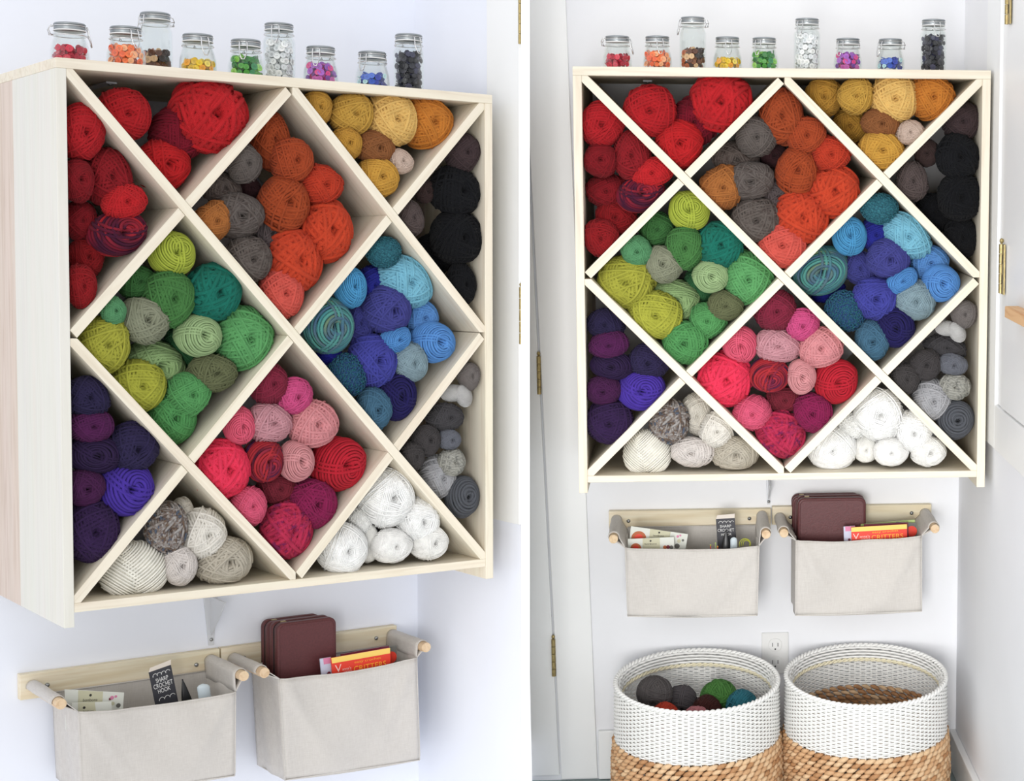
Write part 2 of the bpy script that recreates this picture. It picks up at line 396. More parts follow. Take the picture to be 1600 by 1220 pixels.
for (px, py0, py1) in ((1576, -40, 38), (1566, 381, 459)):
    a0, a1 = un('R', px, py0, XR-.02, 0), un('R', px, py1, XR-.02, 0)
    hinge('R', 'hinge', jamb, ((XR-.0215)*S, a0[1]*S, (a0[2]+a1[2])/2*S), (a0[2]-a1[2])*S, .006, 1, leaf=.035)
b0 = un('R', 1570, 476, XR-.05, 0); b1 = un('R', 1570, 496, XR-.05, 0)
mb = MB(); mb.box(K(XR-.05, b0[1]-.5, b1[2]), K(XR-.0165, b0[1], b0[2]-.003))
tag(build(mb, 'wooden_ledge', M['ledge'], mat4=FM['R'], bevel=.002), 'orange pine ledge on the shutter at the right edge, below the brass hinge', 'ledge')
# left bay casing on its side wall
zo = un('L', 771, 811, XL-.014, 0); yo = un('L', 760, 50, XL-.014, 0)[1]; yin = un('L', 812, 300, XL-.014, 0)[1]
mb = MB(); xa_, xb_ = XL-.014, XL-.0004; ya_, yb_ = yAt(zo[2])+.001, yAt(1.5)+.001
mb.add([K(xa_, ya_, zo[2]), K(xb_, ya_, zo[2]), K(xb_, yo, zo[2]), K(xa_, yo, zo[2]), K(xa_, yb_, 1.5), K(xb_, yb_, 1.5), K(xb_, yo, 1.5), K(xa_, yo, 1.5)], [(0,3,2,1),(4,5,6,7),(0,1,5,4),(1,2,6,5),(2,3,7,6),(3,0,4,7)])
tr = struct(build(mb, 'trim_6', M['trim'], mat4=FM['L'], bevel=.002))
for (px, py0, py1) in ((812.6, -10, 69), (814.0, 448, 538)):
    a0, a1 = un('L', px, py0, XL-.017, 0), un('L', px, py1, XL-.017, 0)
    hinge('L', 'hinge', tr, ((XL-.017)*S, a0[1]*S, (a0[2]+a1[2])/2*S), (a0[2]-a1[2])*S, .0045, 1)
# outlet
a0, a1 = un('R', 1190, 988, DR), un('R', 1232, 1051, DR); c0 = (a0+a1)/2; hw, hh = (a1[0]-a0[0])/2*S, (a0[2]-a1[2])/2*S
ou = thing('wall_outlet', FM['R']@Matrix.Translation(K(c0[0], DR-.0003, c0[2])), 'white double wall outlet between the two baskets, above the baseboard', 'outlet')
mb = MB(); mb.box((-hw, -.005, -hh), (hw, 0, hh)); build(mb, 'cover_plate', M['plastic'], ou, bevel=.002)
for s_ in (-1, 1):
    mb = MB(); mb.lathe([(0.0001, 0), (hw*.5, 0), (hw*.5, .003), (.0001, .003)], 28)
    r_ = build(mb, 'receptacle', M['plastic'], ou, Matrix.Translation((0, -.0052, s_*hh*.42))@Matrix.Rotation(PI/2, 4, 'X'), bevel=.0006)
    mb = MB()
    for q_ in (-1, 1): mb.box((q_*hw*.2-.0009, -hh*.08, .0029), (q_*hw*.2+.0009, hh*.1, .0034))
    mb.tube([(0, -hh*.2, .0029), (0, -hh*.2, .0034)], .0022, 10)
    build(mb, 'slot', M['slot'], r_)

# ------------------------------------------------------------------ the shelf units
T = .0215
def clip(poly, a, b, c):        # keep a*x+b*z<=c
    out = []
    for i in range(len(poly)):
        p, q_ = poly[i], poly[(i+1) % len(poly)]
        fp, fq = a*p[0]+b*p[1]-c, a*q_[0]+b*q_[1]-c
        if fp <= 0: out.append(p)
        if (fp < 0 < fq) or (fq < 0 < fp):
            t = fp/(fp-fq); out.append((p[0]+(q_[0]-p[0])*t, p[1]+(q_[1]-p[1])*t))
    return out
def ccw(poly):
    ar = sum(poly[i][0]*poly[(i+1) % len(poly)][1]-poly[(i+1) % len(poly)][0]*poly[i][1] for i in range(len(poly)))
    return poly if ar > 0 else poly[::-1]
def diagwood(n, sgn):
    H = FR[n][2]; m = wood('pine_diagonal', (.905, .872, .80), (.86, .815, .735), 0)
    mp = [x for x in m.node_tree.nodes if x.type == 'MAPPING'][0]
    tc = [x for x in m.node_tree.nodes if x.type == 'TEX_COORD'][0]
    r = m.node_tree.nodes.new('ShaderNodeMapping'); r.inputs['Rotation'].default_value = (0, sgn*math.atan(H), 0)
    m.node_tree.links.new(tc.outputs['Object'], r.inputs[0]); m.node_tree.links.new(r.outputs[0], mp.inputs[0])
    return m
def shelf(n):
    H, D = FR[n][2], FR[n][3]; e = .0015; tb = .020 if n == 'L' else .017; drop = .032 if n == 'L' else .027
    root = thing('yarn_shelf', FM[n], {'L': 'pine wall shelf with diamond compartments of yarn, seen from its left side', 'R': 'pine wall shelf with diamond compartments of yarn, seen head-on above two baskets'}[n], 'shelf', 'diamond yarn shelves')
    x0, x1 = -.5-T, .5+T; dj = un('L', 25, 500, -.5-T, 0)[1] if n == 'L' else .36
    for (d0, d1, mt) in ((0, dj-.0006, 'side_white' if n == 'L' else 'side'), (dj, D-.001, 'side_pink')):
        mb = MB(); mb.box(K(x0, d0, -H/2-tb-drop), K(-.5, d1, H/2)); build(mb, 'side_board', M[mt], root, bevel=.0012)
        mb = MB(); mb.box(K(.5, d0, -H/2-tb-drop), K(x1, d1, H/2)); build(mb, 'side_board', M[mt if mt != 'side_white' else 'side'], root, bevel=.0012)
        mb = MB(); mb.box(K(x0, d0-.0003, H/2), K(x1, d1, H/2+.022)); build(mb, 'top_board', M['top'], root, bevel=.0012)
        mb = MB(); mb.box(K(-.5, d0+.001, -H/2-tb), K(.5, d1, -H/2)); build(mb, 'bottom_board', M['top'], root, bevel=.0012)
    nl = math.hypot(1, H); nb = (H/nl, 1/nl); nf = (H/nl, -1/nl)   # '\' normal, '/' normal
    rect = [(-.5, -H/2), (.5, -H/2), (.5, H/2), (-.5, H/2)]
    wb, wf = diagwood(n, -1), diagwood(n, 1)
    def strip(nn, c, extra):
        p = clip(rect, nn[0], nn[1], c+T/2); p = clip(p, -nn[0], -nn[1], -c+T/2)
        for (a, b, cc) in extra: p = clip(p, a, b, cc)
        return ccw(p)
    h = .25*H; g = .0008
    def cb(x, z): return nb[0]*x+nb[1]*z
    def cf(x, z): return nf[0]*x+nf[1]*z
    backs = [(cb(0, 0), []), (cb(0, H/2), [(-1, 0, -g), (0, -1, -g)]), (cb(0, -H/2), [(1, 0, -g), (0, 1, -g)])]
    fors = [(cf(0, H/2), [(1, 0, -g), (0, -1, -g)]), (cf(0, 0), []), (cf(0, -H/2), [(-1, 0, -g), (0, 1, -g)])]
    i = 0
    for c, ex in backs:
        p = strip(nb, c, ex)
        mb = MB(); mb.prism([(x*S, z*S) for x, z in p], (.0015)*S, (D-.012)*S); build(mb, 'divider_board', wb, root, bevel=.001)
    cuts = [cb(0, -H/2), cb(0, 0), cb(0, H/2)]
    for c, ex in fors:
        # segments between successive '\' boards
        lim = [-9]+cuts+[9]
        for k in range(4):
            lo, hi = lim[k]+T/2+e*.6, lim[k+1]-T/2-e*.6
            p = strip(nf, c, ex+[(nb[0], nb[1], hi), (-nb[0], -nb[1], -lo)])
            ar = abs(sum(p[i][0]*p[(i+1) % len(p)][1]-p[(i+1) % len(p)][0]*p[i][1] for i in range(len(p))))/2 if len(p) > 2 else 0
            if ar < .001: continue
            i += 1
            mb = MB(); mb.prism([(x*S, z*S) for x, z in p], (.0022+.001*(i % 3))*S, (D-.012)*S); build(mb, 'divider_board', wf, root, bevel=.001)
    return root
SH = {n: shelf(n) for n in 'LR'}
def screw(parent, p, r=.0042, axis=Matrix.Rotation(PI/2, 4, 'X')):
    mb = MB(); mb.lathe([(.0001, r*.6), (r*.6, r*.5), (r, r*.1), (r, -r*.2)], 14); build(mb, 'screw', M['metal'], parent, Matrix.Translation(p)@axis, smooth=True)
def bracket(n, px, ytop, ybot, wpx0, wpx1, label):
    D = FR[n][3]; a, b = un(n, px, ytop, D-.002), un(n, px, ybot, D-.002); s_ = FP/pr(n, a)[2]
    r = thing('shelf_bracket', FM[n]@Matrix.Translation(K(a[0], D-.0005, a[2])), label, 'bracket', 'shelf brackets')
    w0, w1 = wpx0/s_/2*S, wpx1/s_/2*S; hgt = (a[2]-b[2])*S
    mb = MB(); mb.prism(ccw([(-w0, 0.0), (w0, 0.0), (w1, -hgt), (-w1, -hgt)]), -.003, 0); build(mb, 'wall_plate', M['white_metal'], r, bevel=.0008)
    mb = MB(); mb.add([(-.0015, -.003, 0), (.0015, -.003, 0), (.0015, -.10, 0), (-.0015, -.10, 0), (-.0015, -.003, -hgt*.8), (.0015, -.003, -hgt*.8)], [(0,1,2,3), (0,3,4), (1,5,2), (3,2,5,4)])
    build(mb, 'gusset', M['white_metal'], r); screw(r, (0, -.0045, -hgt*.88))
bracket('R', 1201, 748, 788, 8, 5, 'white metal bracket under the middle of the right shelf, above the rails')
bracket('L', 329, 932, 1008, 22, 8, 'white metal bracket under the left shelf, above the long rail')
for n, (px, py) in (('R', (1012, 127)), ('L', (172, 130))):
    H, D = FR[n][2], FR[n][3]; a = un(n, px, py, H/2-.003, 2)
    r = thing('hanging_bracket', FM[n]@Matrix.Translation(K(a[0], a[1], H/2-.0004)), 'small grey steel bracket under the top board in the red corner of the %s shelf' % WORD[n], 'bracket', 'inner brackets')
    mb = MB(); mb.box((-.011, -.01, -.004), (.011, (D-a[1])*S-.004, 0)); mb.box((-.011, (D-a[1])*S-.007, -.05), (.011, (D-a[1])*S-.004, -.004)); build(mb, 'angle_plate', M['white_metal'], r, bevel=.001)
    screw(r, (0, .0, -.0055), axis=Matrix.Rotation(PI, 4, 'X'))

# ------------------------------------------------------------------ yarn ball shapes
def tube_np(P, r, k=5, rad=None):
    n = len(P); Tn = np.gradient(P, axis=0); Tn /= np.linalg.norm(Tn, axis=1)[:, None]+1e-9
    Rr = P/(np.linalg.norm(P, axis=1)[:, None]+1e-9) if rad is None else rad
    B = np.cross(Tn, Rr); B /= np.linalg.norm(B, axis=1)[:, None]+1e-9; N = np.cross(B, Tn)
    a = np.arange(k)*2*PI/k
    V = P[:, None, :]+r*(np.cos(a)[None, :, None]*N[:, None, :]+np.sin(a)[None, :, None]*B[:, None, :])
    L_ = np.concatenate([[0], np.cumsum(np.linalg.norm(np.diff(P, axis=0), axis=1))])
    return V.reshape(-1, 3), n, k, L_
def strands_mesh(name, tubes, core, twist=1.0):
    V = []; F = []; U = []; off = 0
    for (v, n, k, L_) in tubes:
        V.append(v); i = np.arange(n-1)[:, None]*k; j = np.arange(k)[None, :]; j2 = (j+1) % k
        f = np.stack([i+j, i+j2, i+k+j2, i+k+j], -1).reshape(-1, 4)+off; F.append(f)
        u0 = np.repeat(L_[:-1, None], k, 1); u1 = np.repeat(L_[1:, None], k, 1)
        va = np.repeat((np.arange(k)/k)[None, :], n-1, 0); vb = va+1.0/k
        U.append(np.stack([np.stack([u0, va], -1), np.stack([u0, vb], -1), np.stack([u1, vb], -1), np.stack([u1, va], -1)], 2).reshape(-1, 2))
        off += len(v)
    if core:                                        # the wound heart below the outer strands
        nr, ns = 14, 20; th = np.linspace(0, PI, nr); ph = np.arange(ns)*2*PI/ns
        v = np.stack([np.sin(th)[:, None]*np.cos(ph)[None], np.cos(th)[:, None]*np.ones(ns)[None], np.sin(th)[:, None]*np.sin(ph)[None]], -1).reshape(-1, 3)*np.array(core)
        i = np.arange(nr-1)[:, None]*ns; j = np.arange(ns)[None, :]; j2 = (j+1) % ns
        f = np.stack([i+j, i+j2, i+ns+j2, i+ns+j], -1).reshape(-1, 4)+off; F.append(f); V.append(v); U.append(np.zeros((len(f)*4, 2)))
    V = np.concatenate(V); F = np.concatenate(F); U = np.concatenate(U)
    return V, F, U
def finish(name, V, F, U, seed, lump=.05, pole=True):
    rs = np.random.RandomState(seed); D_ = V/(np.linalg.norm(V, axis=1)[:, None]+1e-9)
    s = np.ones(len(V))
    for _ in range(4):
        q = rs.normal(size=3)*1.5; s += lump*.5*np.cos(D_@q+rs.rand()*6)
    if pole:
        ang = np.arccos(np.clip(-D_[:, 1], -1, 1)); s *= 1-.28*np.exp(-(ang/.24)**2)-.22*np.exp(-(ang/.11)**2)
    V = V*s[:, None]
    me = bpy.data.meshes.new(name); me.vertices.add(len(V)); me.vertices.foreach_set('co', V.ravel().astype(np.float32))
    me.loops.add(F.size); me.loops.foreach_set('vertex_index', F.ravel().astype(np.int32))
    me.polygons.add(len(F)); me.polygons.foreach_set('loop_start', (np.arange(len(F))*4).astype(np.int32))
    me.polygons.foreach_set('use_smooth', np.ones(len(F), bool))
    uvl = me.uv_layers.new(name='UVMap'); uvl.data.foreach_set('uv', U.ravel().astype(np.float32))
    me.update(calc_edges=True); me.validate(); me.materials.append(yarn_mat('cc2222')); return me
def basis(n):
    n = np.array(n, float); n /= np.linalg.norm(n); a = np.cross(n, [0.3, 0.2, 1]); a /= np.linalg.norm(a); return n, a, np.cross(n, a)
def loop_bundle(n, h0, pitch, turns, R, rs, seg=30, wob=.03, jit=.012):
    n, e1, e2 = basis(n); t = np.linspace(0, 2*PI*turns, int(seg*turns)+1)+rs.rand()*6
    h = h0+pitch*(t-t[0])/(2*PI)+wob*np.sin(2*t+rs.rand()*6)*.5
    rr = R+jit*np.sin(t*.53+rs.rand()*6)+jit*.6*np.sin(t*2.7+rs.rand()*6)
    return (np.cos(h)*rr)[:, None]*(np.cos(t)[:, None]*e1+np.sin(t)[:, None]*e2)+(np.sin(h)*rr)[:, None]*n
def make_ball(seed, r=.054, nb=17, base=True, width=4.5, pf=2.3):
    rs = np.random.RandomState(seed); tubes = []; p = r*pf
    if base:
        n = np.array([.25*rs.normal(), 1, .25*rs.normal()]); tu = (PI-.5)/p
        tubes.append(tube_np(loop_bundle(n, -PI/2+.25, p, tu, .90, rs, 28), r))
    az = rs.rand()*6
    for k in range(nb):
        az += 2.4+rs.normal()*.25; tilt = math.radians(rs.uniform(48, 80))
        n = np.array([math.sin(tilt)*math.cos(az), math.cos(tilt), math.sin(tilt)*math.sin(az)])
        wd = max(2, int(width*rs.uniform(.6, 1.5)))
        tubes.append(tube_np(loop_bundle(n, -wd*p/2+rs.normal()*.12, p*rs.uniform(1.0, 1.12), wd, .915+.085*k/nb, rs, 30), r))
    for k in range(3):                               # a few loose strands across the top
        az += 1.9; n = np.array([math.cos(az), .5, math.sin(az)])
        tubes.append(tube_np(loop_bundle(n, rs.normal()*.25, p*2.4, 2, 1.02, rs, 30, wob=.12), r))
    return finish('yarn_ball', *strands_mesh('b', tubes, (.88,)*3), seed)
def make_swirl(seed, r=.056, cross=1, deep=True):
    rs = np.random.RandomState(seed); tubes = []; p = r*2.2
    for R, off in ((.90, .05), (.97, .0)):
        n = np.array([.16*rs.normal()+off, 1, .16*rs.normal()]); tu = (PI-.42)/p
        tubes.append(tube_np(loop_bundle(n, -PI/2+.2, p, tu, R, rs, 30, wob=.06, jit=.02), r))
    for k in range(cross):
        az = rs.rand()*6; n = np.array([math.cos(az), .35, math.sin(az)])
        tubes.append(tube_np(loop_bundle(n, -.5+rs.normal()*.1, p*1.1, 3, 1.0, rs, 30, wob=.1), r))
    # curl in the mouth of the centre
    t = np.linspace(0, 2*PI*3.2, 90); rad = .30-.085*t/(2*PI)
    P = np.stack([rad*np.cos(t), -(.93-.05*t/(2*PI)), rad*np.sin(t)], 1)
    tubes.append(tube_np(P, r*.9, rad=np.tile([0, -1., 0], (90, 1))))
    return finish('yarn_ball', *strands_mesh('b', tubes, (.86,)*3), seed, pole=True)
def make_fuzzy(seed, r=.045):                       # looped boucle surface
    rs = np.random.RandomState(seed); tubes = []; n_ = 260
    for i in range(n_):
        y = 1-2*(i+.5)/n_; ph = i*2.39996; c = np.array([math.sqrt(1-y*y)*math.cos(ph), y, math.sqrt(1-y*y)*math.sin(ph)])
        n, a, b = basis(c); t = np.linspace(0, 2*PI*1.2, 15)+rs.rand()*6; q = .085+.03*rs.rand()
        P = c*.93+(q*np.cos(t))[:, None]*a+(q*.8*np.sin(t))[:, None]*b+(.05*np.sin(t*.8+rs.rand()*6))[:, None]*n
        tubes.append(tube_np(P, r*.8, 4))
    return finish('yarn_ball', *strands_mesh('b', tubes, (.9,)*3), seed, pole=False)
def make_lobes(seed, lobes, r=.03):
    rs = np.random.RandomState(seed); tubes = []; cores = []
    for (cen, scl, ax, turns) in lobes:
        p = (PI-.3)/turns; P = loop_bundle((0, 0, 1), -PI/2+.15, p, turns, 1, rs, 26, wob=.02, jit=.012)
        n, e1, e2 = basis(ax); Rm = np.stack([e1, e2, n], 1)
        Q = (P*np.array(scl))@Rm.T+np.array(cen); rad = (P/np.array(scl))@Rm.T; rad /= np.linalg.norm(rad, axis=1)[:, None]
        tubes.append(tube_np(Q, r, 5, rad))
        cores.append((np.array(cen), np.array(scl)*.95, Rm))
    V, F, U = strands_mesh('b', tubes, None)
    for cen, scl, Rm in cores:
        nr, ns = 12, 16; th = np.linspace(0, PI, nr); ph = np.arange(ns)*2*PI/ns
        v = (np.stack([np.sin(th)[:, None]*np.cos(ph)[None], np.sin(th)[:, None]*np.sin(ph)[None], np.cos(th)[:, None]*np.ones(ns)[None]], -1).reshape(-1, 3)*scl)@Rm.T+cen
        i = np.arange(nr-1)[:, None]*ns; j = np.arange(ns)[None, :]; j2 = (j+1) % ns
        f = np.stack([i+j, i+j2, i+ns+j2, i+ns+j], -1).reshape(-1, 4)+len(V)
        V = np.concatenate([V, v]); F = np.concatenate([F, f]); U = np.concatenate([U, np.zeros((len(f)*4, 2))])
    return finish('yarn_ball', V, F, U, seed, lump=.02, pole=False)
PROTO = {
 'm': [make_ball(s) for s in (1, 2, 3, 4, 5)],
 'f': [make_ball(s, r=.042, nb=18, width=6) for s in (11, 12)],
 'w': [make_ball(s, r=.030, nb=16, width=9, pf=1.95) for s in (15, 16)],
 'c': [make_ball(s, r=.082, nb=12, width=3.5) for s in (21, 22)],
 's': [make_swirl(s) for s in (31, 32)],
 'sc': [make_swirl(41, r=.08, cross=0), make_swirl(42, r=.066, cross=1)],
 'z': [make_fuzzy(51)],
 'h': [make_lobes(61, [((-.2, 0, 0), (.72, .85, .98), (.75, -.1, 1), 26), ((.22, -.12, 0), (.72, .85, .96), (-.8, -.1, 1), 26)], .036)],
 't': [make_lobes(62, [((-.45, .05, .12), (.48, .6, .72), (.75, -.2, .8), 26), ((.12, -.2, .1), (.42, .55, .8), (-.5, -.3, .9), 26), ((.58, .0, -.12), (.42, .5, .62), (.3, .2, 1), 22)], .026)],
}
CROP = {'Ra': (900,130,4.067), 'Rb': (1060,120,3.812), 'Rc': (920,280,3.8129), 'Rd': (1230,290,4.067), 'Re': (1380,140,4.067), 'Rf': (900,450,4.519),
        'Rg': (1070,440,4.207), 'Rh': (1380,450,4.519), 'R5': (820,600,3.8125), 'R6': (1200,600,3.8125), 'R2': (1200,0,3.935), 'R1': (820,0,3.935), 'R7': (820,900,3.8125),
        'La': (100,150,3.486), 'Lb': (280,160,3.588), 'Lc': (120,340,3.389), 'Ld': (460,340,3.588), 'Le': (600,150,3.697), 'Lf': (100,560,3.697),
        'Lg': (290,560,3.8125), 'Lh': (600,560,4.519), 'Li': (100,780,4.21), 'L6': (400,600,3.721), 'L2': (400,0,3.721), 'L1': (0,0,3.902)}
def PX(crop, e): ox, oy, s = CROP[crop]; return ox+e[0]/s, oy+e[1]/s, e[2]/s, e[3]/s, (e[4] if len(e) > 4 else 0)
# compartment: (centre u, v), crops, wording
COMP = {'A1': (0,.75,'La','Ra','crimson side triangle'), 'T1': (.25,1,'L1','R1','red top triangle'), 'D1': (.5,.75,'Lb','Rb','orange diamond'), 'T2': (.75,1,'L2','R2','yellow top triangle'),
        'B1': (1,.75,'Le','Re','black side triangle'), 'D2': (.25,.5,'Lc','Rc','green diamond'), 'D3': (.75,.5,'Ld','Rd','blue diamond'), 'A2': (0,.25,'Lf','Rf','purple side triangle'),
        'D4': (.5,.25,'Lg','Rg','pink diamond'), 'B2': (1,.25,'Lh','Rh','grey side triangle'), 'C1': (.25,0,'Li','R5','cream bottom triangle'), 'C2': (.75,0,'L6','R6','white bottom triangle')}
